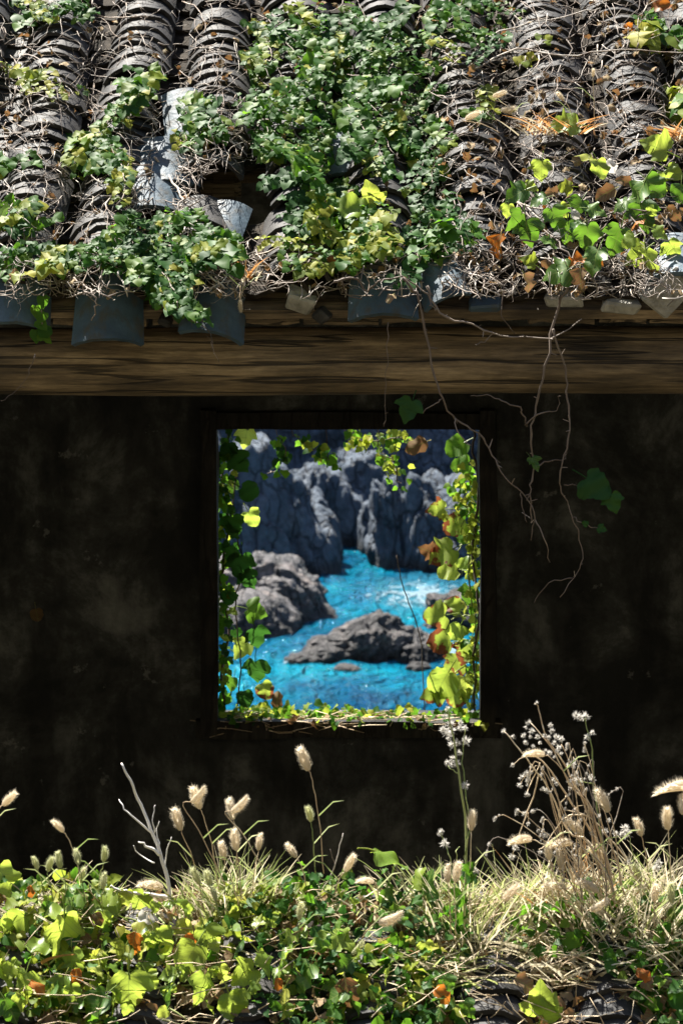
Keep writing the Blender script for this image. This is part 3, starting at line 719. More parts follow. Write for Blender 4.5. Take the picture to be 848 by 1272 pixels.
def ivy_patch(label, poly, n_obj, n_bulk, mats, hi=.04, size=(.020, .036), edge=6, hang=False):
    xs_ = [a for a, b in poly]; ys_ = [b for a, b in poly]
    def samp():
        while True:
            x = random.uniform(min(xs_) - edge, max(xs_) + edge); y = random.uniform(min(ys_) - edge, max(ys_) + edge)
            if in_poly(x + random.gauss(0, edge), y + random.gauss(0, edge), poly) and noise.noise((x * .03, y * .035, len(label))) > -.30 and (hang or not in_hole(x, y, .9)): return x, y
    cxp, cyp = sum(xs_) / len(xs_), sum(ys_) / len(ys_)
    t = empty('ivy_vine', roofpt(cxp, cyp, .05), label, 'ivy', 'ivy on the roof')
    pool = []; rp = []
    while len(pool) < n_obj + n_bulk:
        x, y = samp(); a = random.gauss(1.45, .75); hb = .004 + abs(random.gauss(0, hi)); k_ = random.uniform(.7, 1.35); n_ = random.randint(7, 18); pts = []
        mm = random.choice(mats); tilt = Vector((random.gauss(0, .3), -.25 + random.gauss(0, .2), .35 + random.gauss(0, .2)))
        for q in range(n_):
            if not in_poly(x, y, poly) and random.random() < .5: break
            if in_hole(x, y, .85) and not hang: break
            h = tile_h(roofpt(x, y, .06).x) + hb + .006; pc = roofpt(x, y, h); pts.append(pc)
            dirv = (RS * -math.sin(a) + Vector((math.cos(a), 0, 0)))
            for sg in (1, -1):
                sd_v = Vector((dirv.z + dirv.y, 0, 0)) if False else dirv.cross(RN)
                p = pc + sd_v * sg * random.uniform(.004, .016) + RN * random.uniform(.0, .016)
                tip = dirv * .8 + sd_v * sg * random.uniform(.3, 1.0) - RS * .35 + RN * random.uniform(-.35, .15)
                pool.append((p, tip, RN * .8 + tilt + rv(.2), random.uniform(*size) * k_ * (1.1 - .5 * q / n_), mm if random.random() < .8 else random.choice(mats)))
            a += random.gauss(0, .28); x += random.uniform(5, 8) * math.cos(a); y += random.uniform(5, 8) * math.sin(a) * .8
        if len(pts) > 2: rp.append(pts)
    pool.sort(key=lambda it: -(Vector(it[0]) - Vector((0, YE, ZE))).dot(RN))
    for it in pool[:n_obj]: leaf(t, *it)
    for mm in sorted(set(mats)):
        sub = [it[:4] for it in pool[n_obj:] if it[4] == mm]
        if sub: bulk_leaves('under_leaves', sub, mm, t)
    V, F = [], []
    for pts in rp: tube_vf(pts, .0016, 4, V, F)
    put('stems', mesh('stems', V, F, M['twigdark'], True), t, kind='stuff')
    return t
g4 = ['ivy', 'ivy', 'ivy', 'ivy_dark', 'ivy_yel']
ivy_patch('large dense green ivy mass spilling down the middle of the roof', [(330, 0), (540, -10), (640, 10), (625, 60), (560, 100), (545, 140), (552, 200), (530, 250), (490, 225), (440, 195), (395, 212), (320, 190), (296, 130), (300, 70)], 300, 1700, ['ivy', 'ivy', 'ivy', 'ivy', 'ivy_dark', 'ivy_yel'])
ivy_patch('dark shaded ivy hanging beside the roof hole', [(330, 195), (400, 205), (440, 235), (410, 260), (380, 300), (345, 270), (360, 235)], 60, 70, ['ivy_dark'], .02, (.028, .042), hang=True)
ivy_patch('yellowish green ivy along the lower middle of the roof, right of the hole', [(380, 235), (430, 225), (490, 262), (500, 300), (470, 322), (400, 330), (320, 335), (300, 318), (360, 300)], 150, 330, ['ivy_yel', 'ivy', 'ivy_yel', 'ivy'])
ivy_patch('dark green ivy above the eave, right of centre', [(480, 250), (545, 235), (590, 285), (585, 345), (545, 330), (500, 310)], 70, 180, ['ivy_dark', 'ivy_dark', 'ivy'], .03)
ivy_patch('bright ivy streaming diagonally down the left part of the roof', [(160, 95), (200, 92), (185, 125), (120, 165), (160, 205), (172, 265), (150, 285), (135, 225), (82, 190), (90, 160), (140, 130)], 150, 160, g4)
ivy_patch('thick ivy bank above the eave at the lower left of the roof', [(150, 278), (235, 266), (300, 298), (285, 322), (235, 338), (225, 382), (190, 368), (165, 332), (110, 326), (60, 340), (0, 345), (-15, 300), (60, 290), (90, 303)], 260, 620, ['ivy', 'ivy', 'ivy', 'ivy_dark', 'ivy_yel'])
ivy_patch('ivy tuft over the bare grey tile left of centre', [(215, 118), (290, 112), (296, 150), (265, 175), (215, 172), (240, 150)], 60, 40, g4, .02)
ivy_patch('ivy strand in the top left corner of the roof', [(-10, 10), (20, -5), (118, -10), (110, 18), (40, 26), (0, 45)], 60, 40, g4, .02)
ivy_patch('small yellow-green ivy clump near the left edge of the roof', [(28, 80), (90, 72), (92, 110), (70, 130), (35, 112)], 35, 15, ['ivy_yel', 'ivy'], .02)
ivy_patch('thin ivy strand at the left edge, half-way down the roof', [(-10, 172), (35, 165), (25, 205), (-10, 212)], 25, 10, g4, .02)
ivy_patch('ivy at the left edge above the lower bank', [(-10, 252), (45, 245), (75, 268), (30, 285), (-10, 290)], 45, 25, g4, .02)
ivy_patch('ivy leaves in the top right corner of the roof', [(750, 30), (800, 18), (870, 20), (870, 48), (800, 48), (755, 44)], 40, 12, ['ivy', 'ivy_yel'], .02, (.04, .06))
ivy_patch('ivy sprig at the right edge of the roof', [(795, 118), (860, 95), (870, 135), (815, 135)], 16, 4, ['ivy', 'ivy_yel'], .02, (.04, .06))
ivy_patch('ivy wisps between the tile rows right of the big ivy mass', [(545, 140), (600, 110), (640, 60), (690, 0), (700, 15), (655, 80), (610, 130), (560, 195)], 22, 14, ['ivy', 'ivy_yel'], .015)
# short ivy tails hanging over the eave
t = empty('ivy_vine', P(50, 395, 6.86), 'short ivy tail hanging over the log near the left edge', 'ivy', 'ivy on the roof')
V, F = tube_vf([P(55, 365, 6.88), P(52, 385, 6.85), P(53, 405, 6.85), P(50, 420, 6.86)], .002, 4); put('stem', mesh('stem', V, F, M['twigdark']), t)
for (x, y) in ((53, 368), (45, 380), (56, 388), (48, 398), (55, 405), (50, 416), (44, 410)): leaf(t, P(x, y, 6.85), (random.gauss(0, .5), -.2, -1), Vector((0, -1, .5)) + rv(.3), .036, 'ivy')
t = empty('ivy_vine', P(222, 375, 6.86), 'ivy tail dropping between the two hanging eave tiles', 'ivy', 'ivy on the roof')
V, F = tube_vf([P(224, 335, 6.85), P(220, 360, 6.84), P(222, 385, 6.84)], .002, 4); put('stem', mesh('stem', V, F, M['twigdark']), t)
for k in range(16): leaf(t, P(random.gauss(220, 9), random.uniform(340, 385), 6.84 + random.gauss(0, .01)), (random.gauss(0, .5), -.2, -1), Vector((0, -1, .5)) + rv(.3), .04, random.choice(['ivy', 'ivy_dark']))

# ------------------------------------------------------------------ dry stems matted over the tiles
def twig_mat(label, n, xr, yr, m, rad=(.0008, .0018), step=8, dens=None, hmax=.05, name='dry_vine_stems'):
    V, F = [], []
    for _ in range(n):
        x = random.uniform(*xr); y = random.uniform(*yr)
        if dens and random.random() > dens(x, y): continue
        a = random.choice([random.gauss(1.57, .5), random.gauss(-.2, .6), random.uniform(0, 6.28)]); pts = []; h = random.uniform(0, .02)
        for k in range(random.randint(5, 13)):
            if in_hole(x, y, .92): break
            b_ = roofpt(x, y, .06); h = min(hmax, max(.002, h + random.gauss(0, .009)))
            pts.append(roofpt(x, y, tile_h(b_.x) + h)); a += random.gauss(0, .42)
            x += step * math.cos(a); y += step * math.sin(a) * .8
            if y > 372: break
        if len(pts) < 3: continue
        r0 = random.uniform(*rad) * random.choice([1, 1, 1, 1.6])
        tube_vf(pts, [r0 * (1 - .6 * k / len(pts)) for k in range(len(pts))], 4, V, F)
        for q in range(random.randint(0, 2)):
            i = random.randrange(1, len(pts)); d = rv(.022) + RN * .01
            tube_vf([pts[i], pts[i] + d * .6, pts[i] + d + rv(.006)], [r0 * .6, r0 * .5, r0 * .3], 3, V, F)
    tag(put(name, mesh(name, V, F, M[m], True)), label, 'dry vines', kind='stuff')
def dens_l(x, y): return .35 + .65 * (x < 300 or x > 530)
twig_mat('matted grey dry vine stems across the roof tiles', 900, (-20, 870), (-15, 372), 'twig', dens=dens_l)
twig_mat('brown dry vine stems tangled over the right half of the roof', 260, (540, 870), (-15, 365), 'twigdark')
twig_mat('fine pale dry tendrils over the left half of the roof', 200, (-20, 330), (-15, 365), 'twig', (.0006, .0012), 5)
twig_mat('tangle of pale dry stems along the eave', 260, (-20, 870), (310, 372), 'twig', (.001, .002), 6)
twig_mat('pale dry stems tangled round the broken tiles left of centre', 150, (185, 310), (120, 330), 'twig', (.001, .002), 6, hmax=.07)
# leaf litter between the rows
items = []
for _ in range(900):
    x = random.uniform(-20, 870); y = random.uniform(-15, 365)
    if x < 520 and random.random() < .55: continue
    if in_hole(x, y): continue
    b_ = roofpt(x, y, .06); items.append((roofpt(x, y, tile_h(b_.x) + random.uniform(.003, .02)), rv(1), RN + rv(.6), random.uniform(.012, .034)))
tag(bulk_leaves('leaf_litter', items, 'brown', None, CRUMPT), 'brown leaf litter caught among the roof tiles', 'leaf litter')

# long bare runners across the roof, one thing each
def runner(label, pts, r, m='twig', per=4, on_roof=True, jit=.003, name='bare_vine', branches=0):
    W = [roofpt(x, y, tile_h(roofpt(x, y, .06).x) + h) if on_roof else P(x, y, h) for (x, y, h) in pts]
    W = smooth_path(W, per, jit); n = len(W)
    t = empty(name, W[0], label, 'vine', 'bare vine stems')
    V, F = tube_vf(W, [r * (1 - .55 * k / n) for k in range(n)], 6); put('stem', mesh('stem', V, F, M[m], True), t)
    for _ in range(branches):
        i = random.randrange(n // 5, n - 1); d = rv(.035); d.z -= .02
        V, F = tube_vf(smooth_path([W[i], W[i] + d * .5 + rv(.006), W[i] + d], 3, .002), r * .4, 4); put('side_shoot', mesh('side_shoot', V, F, M[m], True), t)
    return t, W
runner('long grey runner crossing the upper right of the roof', [(590, 85, .04), (640, 62, .05), (700, 70, .05), (770, 62, .04), (860, 66, .03)], .003)
runner('grey runner arching across the tiles below the top right ivy', [(560, 82, .03), (620, 40, .06), (700, 20, .05), (745, 10, .05)], .0028)
runner('pale runner snaking down beside the grey slipped tile by the hole', [(192, 195, .03), (205, 215, .04), (225, 240, .04), (222, 262, .04), (248, 250, .03)], .004, branches=4)
runner('forked pale stem over the hanging eave tile at left', [(92, 345, .03), (112, 362, .02), (120, 378, .0), (114, 398, -.06)], .0032, branches=3)
runner('long stem lying along the lower right tiles', [(640, 250, .05), (690, 262, .06), (740, 245, .06), (800, 262, .05), (860, 250, .04)], .003)

# ------------------------------------------------------------------ big-leaved creeper at the right of the roof
t = empty('broad_leaf_creeper', roofpt(700, 290, .06), 'broad-leaved creeper with green, yellow and orange leaves at the lower right of the roof', 'creeper')
runs = [[(620, 320), (660, 280), (700, 262), (740, 268), (790, 250), (825, 205)], [(640, 250), (690, 300), (720, 330), (740, 300), (800, 270)], [(705, 345), (690, 320), (680, 300), (640, 300)], [(780, 260), (800, 300), (790, 330)]]
for r_ in runs:
    V, F = tube_vf(smooth_path([roofpt(x, y, .13 + random.uniform(-.02, .03)) for x, y in r_], 5, .004), .0026, 5); put('stem', mesh('stem', V, F, M['twigdark'], True), t)
BL = [  # px, py, size in px, tip angle in image (0 = right, 90 = down), material, kind
 (640, 242, 34, 160, 'big', 'b'), (640, 275, 34, 120, 'big', 'b'), (672, 212, 30, 100, 'big_yel', 'b'), (730, 195, 34, 200, 'big_yel', 'b'), (745, 210, 30, 60, 'big_yel', 'b'),
 (700, 155, 40, 190, 'big_yel', 'b'), (812, 182, 42, 200, 'big_yel', 'b'), (655, 290, 40, 90, 'big', 'b'), (690, 272, 36, 70, 'big', 'b'), (716, 258, 30, 110, 'big', 'b'),
 (742, 262, 28, 20, 'big', 'b'), (705, 290, 38, 90, 'big', 'b'), (730, 296, 40, 80, 'big', 'b'), (765, 300, 44, 120, 'big', 'b'), (792, 246, 52, 110, 'big', 'b'),
 (812, 232, 38, 60, 'big', 'b'), (822, 225, 34, 250, 'big_yel', 'b'), (800, 270, 44, 70, 'big', 'b'), (668, 250, 26, 150, 'big', 'b'), (690, 338, 44, 170, 'big', 'b'),
 (738, 325, 40, 110, 'big', 'b'), (790, 318, 38, 150, 'big_yel', 'b'), (806, 326, 40, 60, 'big_yel', 'b'), (655, 325, 24, 200, 'ivy_yel', 'b'), (700, 262, 22, 60, 'big_yel', 'b'),
 (620, 305, 40, 100, 'orange', 'c'), (790, 275, 26, 180, 'orange', 'c'), (715, 325, 28, 160, 'orange', 'c'), (752, 240, 34, 170, 'brown', 'c'), (655, 350, 30, 60, 'brown', 'c'),
 (720, 345, 34, 100, 'brown', 'c'), (835, 265, 28, 40, 'brown', 'c'), (770, 32, 26, 200, 'big_yel', 'b'), (830, 8, 26, 170, 'orange', 'c'), (760, 40, 18, 60, 'orange', 'c'),
 (838, 215, 28, 40, 'big_yel', 'b'), (845, 240, 30, 100, 'big', 'b'), (836, 310, 30, 60, 'big_yel', 'b'), (660, 232, 20, 30, 'big_yel', 'b'), (700, 232, 22, 170, 'ivy_yel', 'b'), (675, 262, 18, 90, 'orange', 'c'), (775, 225, 24, 200, 'brown', 'c'), (810, 262, 18, 60, 'big_yel', 'b'), (742, 325, 20, 20, 'orange', 'c'), (685, 240, 24, 160, 'brown', 'c'), (760, 205, 24, 30, 'fluff', 'c'), (712, 268, 22, 80, 'fluff', 'c'), (630, 262, 20, 90, 'big_yel', 'b'), (780, 300, 26, 140, 'big_yel', 'b'),
 (450, 262, 36, 190, 'big_yel', 'b'), (462, 250, 30, 250, 'big_yel', 'b'), (716, 283, 24, 130, 'big', 'b'), (680, 300, 26, 200, 'big', 'b'), (770, 255, 26, 140, 'big', 'b'), (820, 290, 26, 30, 'big_yel', 'b')]
for (x, y, sz, an, m_, k_) in BL:
    par = t
    if x < 500 or y < 60: continue
    p = roofpt(x, y, .13 + random.uniform(0, .05)); s_ = sz * p.y / FPX * .82
    a = R(an + random.gauss(0, 8)); tip = Vector((math.cos(a), random.uniform(-.4, .1), -math.sin(a)))
    nr = Vector((0, -.75, .75)) + rv(.35)
    leaf(par, p - tip.normalized() * s_ * .45, tip, nr, s_, m_, k_)
t = empty('broad_leaf_sprig', roofpt(455, 265, .1), 'two large yellow-green leaves standing up from the ivy at the middle of the roof', 'creeper')
for (x, y, sz, an) in ((452, 262, 38, 190), (464, 252, 30, 250)):
    a = R(an); p = roofpt(x, y, .14); leaf(t, p, (math.cos(a), -.2, -math.sin(a)), Vector((0, -.8, .6)) + rv(.2), sz * p.y / FPX, 'big_yel', 'b')
for (x, y, sz, an, lab) in ((776, 30, 18, 60, 'small orange leaf among the ivy in the top right corner'), (832, 6, 26, 170, 'orange leaf at the very top right of the roof'), (408, 318, 14, 60, 'small orange leaf in the ivy above the eave')):
    a = R(an); p = roofpt(x, y, .12); o = leaf(None, p, (math.cos(a), -.2, -math.sin(a)), Vector((0, -.8, .6)), sz * p.y / FPX, 'orange', 'c', name='fallen_leaf'); tag(o, lab, 'leaf')

# ------------------------------------------------------------------ vines hanging over the eave
HD = 6.78
def hang(label, pts, r, leaves=(), subs=(), name='hanging_vine'):
    W = smooth_path([P(x, y, HD + (random.gauss(0, .015))) for x, y in pts], 4, .0022); n = len(W)
    r *= .78
    t = empty(name, W[0], label, 'vine', 'vines hanging from the eave')
    V, F = tube_vf(W, [r * (1 - .6 * k / n) * (1.25 if k % 5 == 0 else 1) for k in range(n)], 6); put('stem', mesh('stem', V, F, M['twigdark'], True), t)
    for sp in subs:
        w2 = smooth_path([P(x, y, HD + random.gauss(0, .012)) for x, y in sp], 4, .002)
        V, F = tube_vf(w2, [r * .62 * (1 - .5 * k / len(w2)) for k in range(len(w2))], 5); put('side_shoot', mesh('side_shoot', V, F, M['twigdark'], True), t)
    for k in range(n // 3):
        i = random.randrange(n); d = rv(.010)
        V, F = tube_vf([W[i], W[i] + d], [r * .55, r * .3], 4); put('bud', mesh('bud', V, F, M['twigdark']), t)
    for (x, y, sz, an, m_) in leaves:
        a = R(an); p = P(x, y, HD - .01); tip = Vector((math.cos(a), -.25, -math.sin(a))); s_ = sz * HD / FPX
        leaf(t, p - tip.normalized() * s_ * .45, tip, Vector((.1, -1, .35)) + rv(.15), s_ * .9, m_, 'b', random.choice((0, 2, 4)))
    return t
c8 = lambda L: [(440 + x / 2.078, 380 + y / 2.078) for x, y in L]
hang('thickest bare vine dropping from the creeper across the log', [(712, 338), (697, 368)] + c8([(525, 0), (490, 160), (470, 260), (455, 330), (460, 430), (452, 490), (455, 560)]), .0052,
     [(664, 577, 20, 60, 'big')], [c8([(440, 308), (480, 276), (520, 270), (532, 232)]), c8([(445, 312), (435, 280), (420, 256), (380, 246), (340, 230), (300, 232)]), c8([(470, 420), (500, 400), (540, 395), (545, 360)])])
hang('thin bare vine falling right of the thickest one and ending in a hook', c8([(512, 60), (540, 150), (545, 220), (555, 300), (545, 370), (530, 430), (535, 480), (560, 540), (585, 620), (578, 680), (530, 752)]), .0036,
     [(745, 606, 44, 35, 'ivy_dark'), (762, 626, 26, 75, 'ivy_dark'), (748, 657, 12, 20, 'ivy_dark'), (727, 652, 9, 90, 'ivy_dark')],
     [c8([(562, 702), (500, 716), (464, 766)]), c8([(540, 462), (585, 466), (610, 470)]), c8([(562, 545), (600, 565), (640, 578)])])
hang('long bare vine running diagonally past the upper right window corner', [(500, 345), (512, 362)] + c8([(165, -20), (200, 150), (225, 240), (262, 292), (320, 330), (355, 382), (382, 440), (430, 480), (462, 530), (455, 605)]), .0042,
     [(507, 512, 32, 110, 'ivy_dark')], [c8([(466, 552), (488, 600), (504, 662)]), c8([(430, 480), (432, 520), (445, 560)]), c8([(225, 240), (200, 258), (170, 275)]), c8([(260, 290), (262, 320), (300, 360)])])
hang('straight thread-like vine hanging above the window', [(482, 400), (481, 440), (478, 490), (476, 530)], .0016)
hang('bare vine lying along the top of the log', [(530, 355), (545, 388), (585, 402), (620, 416), (682, 419), (722, 396)], .004, [], [[(602, 340), (626, 352), (622, 390), (640, 415)], [(612, 414), (600, 425), (590, 428)]])
hang('tangled bare vine over the sky-tinted eave tile in the middle', [(415, 350), (440, 345), (455, 360), (470, 350), (500, 345), (530, 368), (540, 386)], .004, [], [[(452, 330), (448, 350), (455, 368)], [(425, 345), (430, 365), (450, 372)]])
hang('short vine with dangling root below the second eave tile', [(235, 395), (258, 410), (264, 432), (272, 450)], .0018, [], [[(262, 425), (268, 440)]])
hang('fine vine thread across the lower left end of the log', [(44, 440), (36, 465), (20, 485), (2, 498)], .0014)

# ------------------------------------------------------------------ vines round the window
WD = 9.74
def wleaf(t, x, y, sz, an, m_, d=WD, back=False, k='b', i=None):
    a = R(an); p = P(x, y, d); s_ = sz * d / FPX * .68
    tip = Vector((math.cos(a), random.uniform(-.3, .3), -math.sin(a)))
    nr = Vector((random.gauss(-.15, .25), -1, random.gauss(.35, .25)))
    leaf(t, p - tip.normalized() * s_ * .45, tip, nr, s_, m_, k, i)
def strand(t, pts, r, d=WD, m='twigdark'):
    V, F = tube_vf(smooth_path([P(x, y, d + random.gauss(0, .02)) for x, y in pts], 5, .003), r, 5); put('stem', mesh('stem', V, F, M[m], True), t)
def cluster(t, pts, n, mats, spread=7, size=(.022, .036), d=WD):
    for _ in range(n):
        i = random.randrange(len(pts) - 1); f = random.random()
        x = pts[i][0] + (pts[i + 1][0] - pts[i][0]) * f + random.gauss(0, spread); y = pts[i][1] + (pts[i + 1][1] - pts[i][1]) * f + random.gauss(0, spread)
        leaf(t, P(x, y, d + random.gauss(0, .05)), Vector((random.gauss(0, .8), random.gauss(0, .4), -.6)), Vector((0, -.7, .8)) + rv(.5), random.uniform(*size), random.choice(mats))
wl = empty('window_creeper', P(285, 890, WD), 'creeper with large dark backlit leaves climbing the left side of the window', 'creeper')
strand(wl, [(282, 900), (276, 840), (284, 780), (275, 720), (283, 650), (277, 590), (286, 530)], .005); strand(wl, [(295, 880), (300, 820), (292, 760), (300, 700), (290, 640), (297, 560)], .003)
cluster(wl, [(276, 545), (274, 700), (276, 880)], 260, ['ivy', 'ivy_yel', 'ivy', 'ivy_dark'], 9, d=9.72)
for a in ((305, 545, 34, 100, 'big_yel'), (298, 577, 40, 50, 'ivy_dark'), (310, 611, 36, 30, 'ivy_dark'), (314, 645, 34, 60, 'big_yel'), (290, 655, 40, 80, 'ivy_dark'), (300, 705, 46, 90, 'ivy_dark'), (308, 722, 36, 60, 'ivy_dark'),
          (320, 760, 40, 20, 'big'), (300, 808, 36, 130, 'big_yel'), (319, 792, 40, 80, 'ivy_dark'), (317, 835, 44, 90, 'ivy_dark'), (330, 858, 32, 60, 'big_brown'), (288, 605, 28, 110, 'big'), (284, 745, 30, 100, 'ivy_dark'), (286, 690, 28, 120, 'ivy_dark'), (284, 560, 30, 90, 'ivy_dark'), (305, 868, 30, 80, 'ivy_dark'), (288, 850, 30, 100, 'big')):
    wleaf(wl, *a, d=9.66 if a[4] == 'ivy_dark' else 9.80)  # dark inner leaves: their shade is put into the leaf colour
wr = empty('window_creeper', P(585, 890, WD), 'creeper with sunlit yellow-green, brown-edged leaves up the right side of the window', 'creeper')
strand(wr, [(592, 900), (588, 830), (594, 760), (586, 690), (593, 620), (588, 550), (592, 520)], .005); strand(wr, [(585, 880), (592, 800), (582, 720), (590, 640)], .003, m='greenstem')
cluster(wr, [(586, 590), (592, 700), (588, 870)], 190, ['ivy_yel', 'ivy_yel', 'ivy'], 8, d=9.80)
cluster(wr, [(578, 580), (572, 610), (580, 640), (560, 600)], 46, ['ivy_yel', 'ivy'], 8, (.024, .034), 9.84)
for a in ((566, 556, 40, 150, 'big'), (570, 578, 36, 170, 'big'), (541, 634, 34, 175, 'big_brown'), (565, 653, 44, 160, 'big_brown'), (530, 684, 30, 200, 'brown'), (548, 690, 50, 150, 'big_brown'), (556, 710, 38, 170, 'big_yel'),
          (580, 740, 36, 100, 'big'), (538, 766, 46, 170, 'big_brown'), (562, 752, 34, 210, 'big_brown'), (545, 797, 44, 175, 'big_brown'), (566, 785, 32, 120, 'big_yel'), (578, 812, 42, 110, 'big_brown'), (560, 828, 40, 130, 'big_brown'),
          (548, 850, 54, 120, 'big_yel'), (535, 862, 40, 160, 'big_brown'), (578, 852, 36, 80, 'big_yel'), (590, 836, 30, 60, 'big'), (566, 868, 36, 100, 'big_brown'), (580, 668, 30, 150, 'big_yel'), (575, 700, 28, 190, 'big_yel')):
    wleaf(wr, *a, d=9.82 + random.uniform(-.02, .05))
for (x0, y0, x1, y1) in ((597, 670, 566, 690), (596, 640, 572, 655), (592, 770, 560, 770), (594, 800, 560, 800), (592, 725, 570, 715), (590, 840, 565, 835)):
    strand(wr, [(x0, y0), ((x0 + x1) / 2, min(y0, y1) - 6), (x1, y1)], .0022, 9.82, 'greenstem')
wt = empty('window_top_vine', P(400, 534, WD), 'small-leaved vine dangling from the top of the window, left of centre', 'creeper')
for pts, n, mats in (([(345, 538), (355, 560), (345, 580), (332, 588)], 26, ['ivy_dark', 'ivy']), ([(365, 540), (385, 555), (400, 560)], 26, ['ivy', 'ivy_dark', 'ivy_yel']), ([(405, 560), (412, 575)], 12, ['ivy'])):
    strand(wt, [(pts[0][0], 520)] + pts, .002); cluster(wt, pts, n, mats, 5)
wt = empty('window_top_vine', P(470, 534, WD), 'bright small-leaved vine dangling from the top of the window, right of centre', 'creeper')
for pts, n, mats in (([(430, 540), (450, 548), (480, 545), (505, 542)], 60, ['ivy_yel', 'ivy_yel', 'ivy']), ([(470, 548), (478, 565), (488, 572), (492, 590)], 24, ['ivy_yel', 'ivy']), ([(492, 590), (498, 600)], 5, ['ivy'])):
    strand(wt, [(pts[0][0], 520)] + pts, .002, 9.84); cluster(wt, pts, n, mats, 6, d=9.86)
wleaf(wt, 518, 553, 42, 160, 'brown', 9.80, k='c')
ws = empty('sill_ivy', P(430, 895, WD), 'low ivy and dry stems spread along the window sill', 'ivy')
cluster(ws, [(272, 886), (600, 888)], 300, ['ivy_yel', 'ivy_yel', 'ivy', 'ivy'], 4.5, (.022, .036), 9.72)
cluster(ws, [(300, 880), (440, 886)], 50, ['ivy_yel', 'ivy'], 5, (.026, .04), 9.82)
V, F = [], []
for _ in range(240):
    x = random.uniform(268, 600); p = P(x, random.gauss(898, 5), 9.56 + random.uniform(-.08, .08)); d = Vector((random.gauss(0, .08), random.gauss(0, .02), random.gauss(0, .012)))
    tube_vf([p, p + d * .5 + rv(.008), p + d], .0017, 3, V, F)
put('dry_stems', mesh('dry_stems', V, F, M['strawstem'], True), ws, kind='stuff')
cluster(ws, [(268, 894), (602, 895)], 170, ['ivy_yel', 'ivy', 'ivy', 'ivy_dark'], 3.5, (.018, .03), 9.56)
for _ in range(40): leaf(ws, P(random.uniform(270, 598), random.gauss(898, 4), 9.54 + random.uniform(-.06, .06)), rv(1), Vector((0, -.6, .8)) + rv(.4), random.uniform(.02, .04), random.choice(['brown', 'brown', 'ivy_dark']), random.choice('cs'))
leaf(ws, P(343, 880, 9.78), (.1, 0, 1), (0, -1, .2), .06, 'brown', 'c')

# ------------------------------------------------------------------ outbuilding in front, its roof carrying the weeds
FR_Y, FR_Z, FT = 5.55, 1.845, math.tan(R(30)); FC, FS = math.cos(R(30)), math.sin(R(30))
ob = empty('outbuilding', (0, FR_Y, 0), 'low tiled outbuilding roof overgrown with weeds in the foreground', 'outbuilding')
V, F = box_vf(-1.9, 1.9, 4.75, 6.3, 0, 1.3); put('wall', mesh('wall', V, F, M['rubble']), ob)
zf_ = FR_Z - (FR_Y - 4.6) * FT
V = [(-2, 4.6, zf_), (2, 4.6, zf_), (2, FR_Y, FR_Z), (-2, FR_Y, FR_Z), (2, 6.45, zf_ + .03), (-2, 6.45, zf_ + .03), (-2, 4.6, zf_ - .06), (2, 4.6, zf_ - .06), (2, FR_Y, FR_Z - .06), (-2, FR_Y, FR_Z - .06), (2, 6.45, zf_ - .03), (-2, 6.45, zf_ - .03)]
F = [(0, 1, 2, 3), (3, 2, 4, 5), (7, 6, 9, 8), (8, 9, 11, 10), (0, 6, 7, 1), (5, 4, 10, 11), (0, 3, 9, 6), (3, 5, 11, 9), (1, 7, 8, 2), (2, 8, 10, 4)]
oroof = put('roof', mesh('roof', V, F, M['soil']), ob)
FN = Vector((0, -FS, FC)); FSV = Vector((0, FC, FS))
def fdeck(x, y, h=0.0): return Vector((x, y, FR_Z + (y - FR_Y) * FT)) + FN * h
for k in range(-4, 5):
    x = k * .2405 + .06; s_ = 0
    while s_ < .62:
        p = Vector((x + random.gauss(0, .005), FR_Y - .02 - s_ * FC, FR_Z - .02 * FT - s_ * FS)) + FN * .04
        put('cover_tile', random.choice(COVER), oroof, tmat(p - FSV * .1, R(30 - 12) + random.gauss(0, .02), random.gauss(0, .03), random.gauss(0, .04)))
        p2 = p + Vector((.12, 0, 0)) - FSV * .1
        put('pan_tile', random.choice(PAN), oroof, tmat(p2, R(30 - 9), random.gauss(0, .03), random.gauss(0, .03)))
        s_ += random.uniform(.055, .068)

# plants on the outbuilding roof
def fsurf(px, row):
    """Point on the outbuilding roof plane (front slope) under a photo pixel, clamped to the ridge."""
    mp_ = (row - HROW) / FPX; y = (EZ - FR_Z + FR_Y * FT) / (FT + mp_); y = min(y, FR_Y)
    return Vector(((px - 424) * y / FPX, y, FR_Z + (y - FR_Y) * FT))
# ground cover of small leaves and litter
def cover(label, name, n, xr, mats, size, hmax, yr=(5.22, 5.62), T0=None, gate=None, cat='ground cover'):
    for mi, mm in enumerate(mats):
        items = []
        while len(items) < n // len(mats):
            y = random.uniform(*yr); x = (random.uniform(*xr) - 424) * y / FPX
            if gate and not gate(x, y): continue
            h = .05 + hmax * random.random() ** 1.5 * (.5 + .8 * (y - yr[0]) / (yr[1] - yr[0]))
            p = fdeck(x, min(y, FR_Y), h) + Vector((0, max(0, y - FR_Y), 0))
            items.append((p, Vector((random.gauss(0, .8), -.4, -.3)) + rv(.3), Vector((0, -.35, .9)) + rv(.5), random.uniform(*size)))
        tag(bulk_leaves(name, items, mm, None, T0), label[mi], cat)
nz1 = lambda x, y: noise.noise((x * 4, y * 5, 2.2)) > -.15
cover(['small deep green ground-cover leaves on the foreground roof', 'small yellow-green ground-cover leaves on the foreground roof', 'small yellowing ground-cover leaves on the foreground roof'], 'ground_cover', 1150, (-30, 600), ['ivy', 'ivy_yel', 'ivy_yel'], (.014, .032), .085, gate=nz1)
cover(['tiny dark leaves matted at the bottom centre', 'tiny green leaves matted at the bottom centre'], 'ground_cover', 900, (320, 580), ['ivy_dark', 'ivy'], (.012, .024), .10)
cover(['sparse green ground-cover leaves under the straw at right'], 'ground_cover', 520, (540, 880), ['ivy'], (.018, .034), .09, gate=nz1)
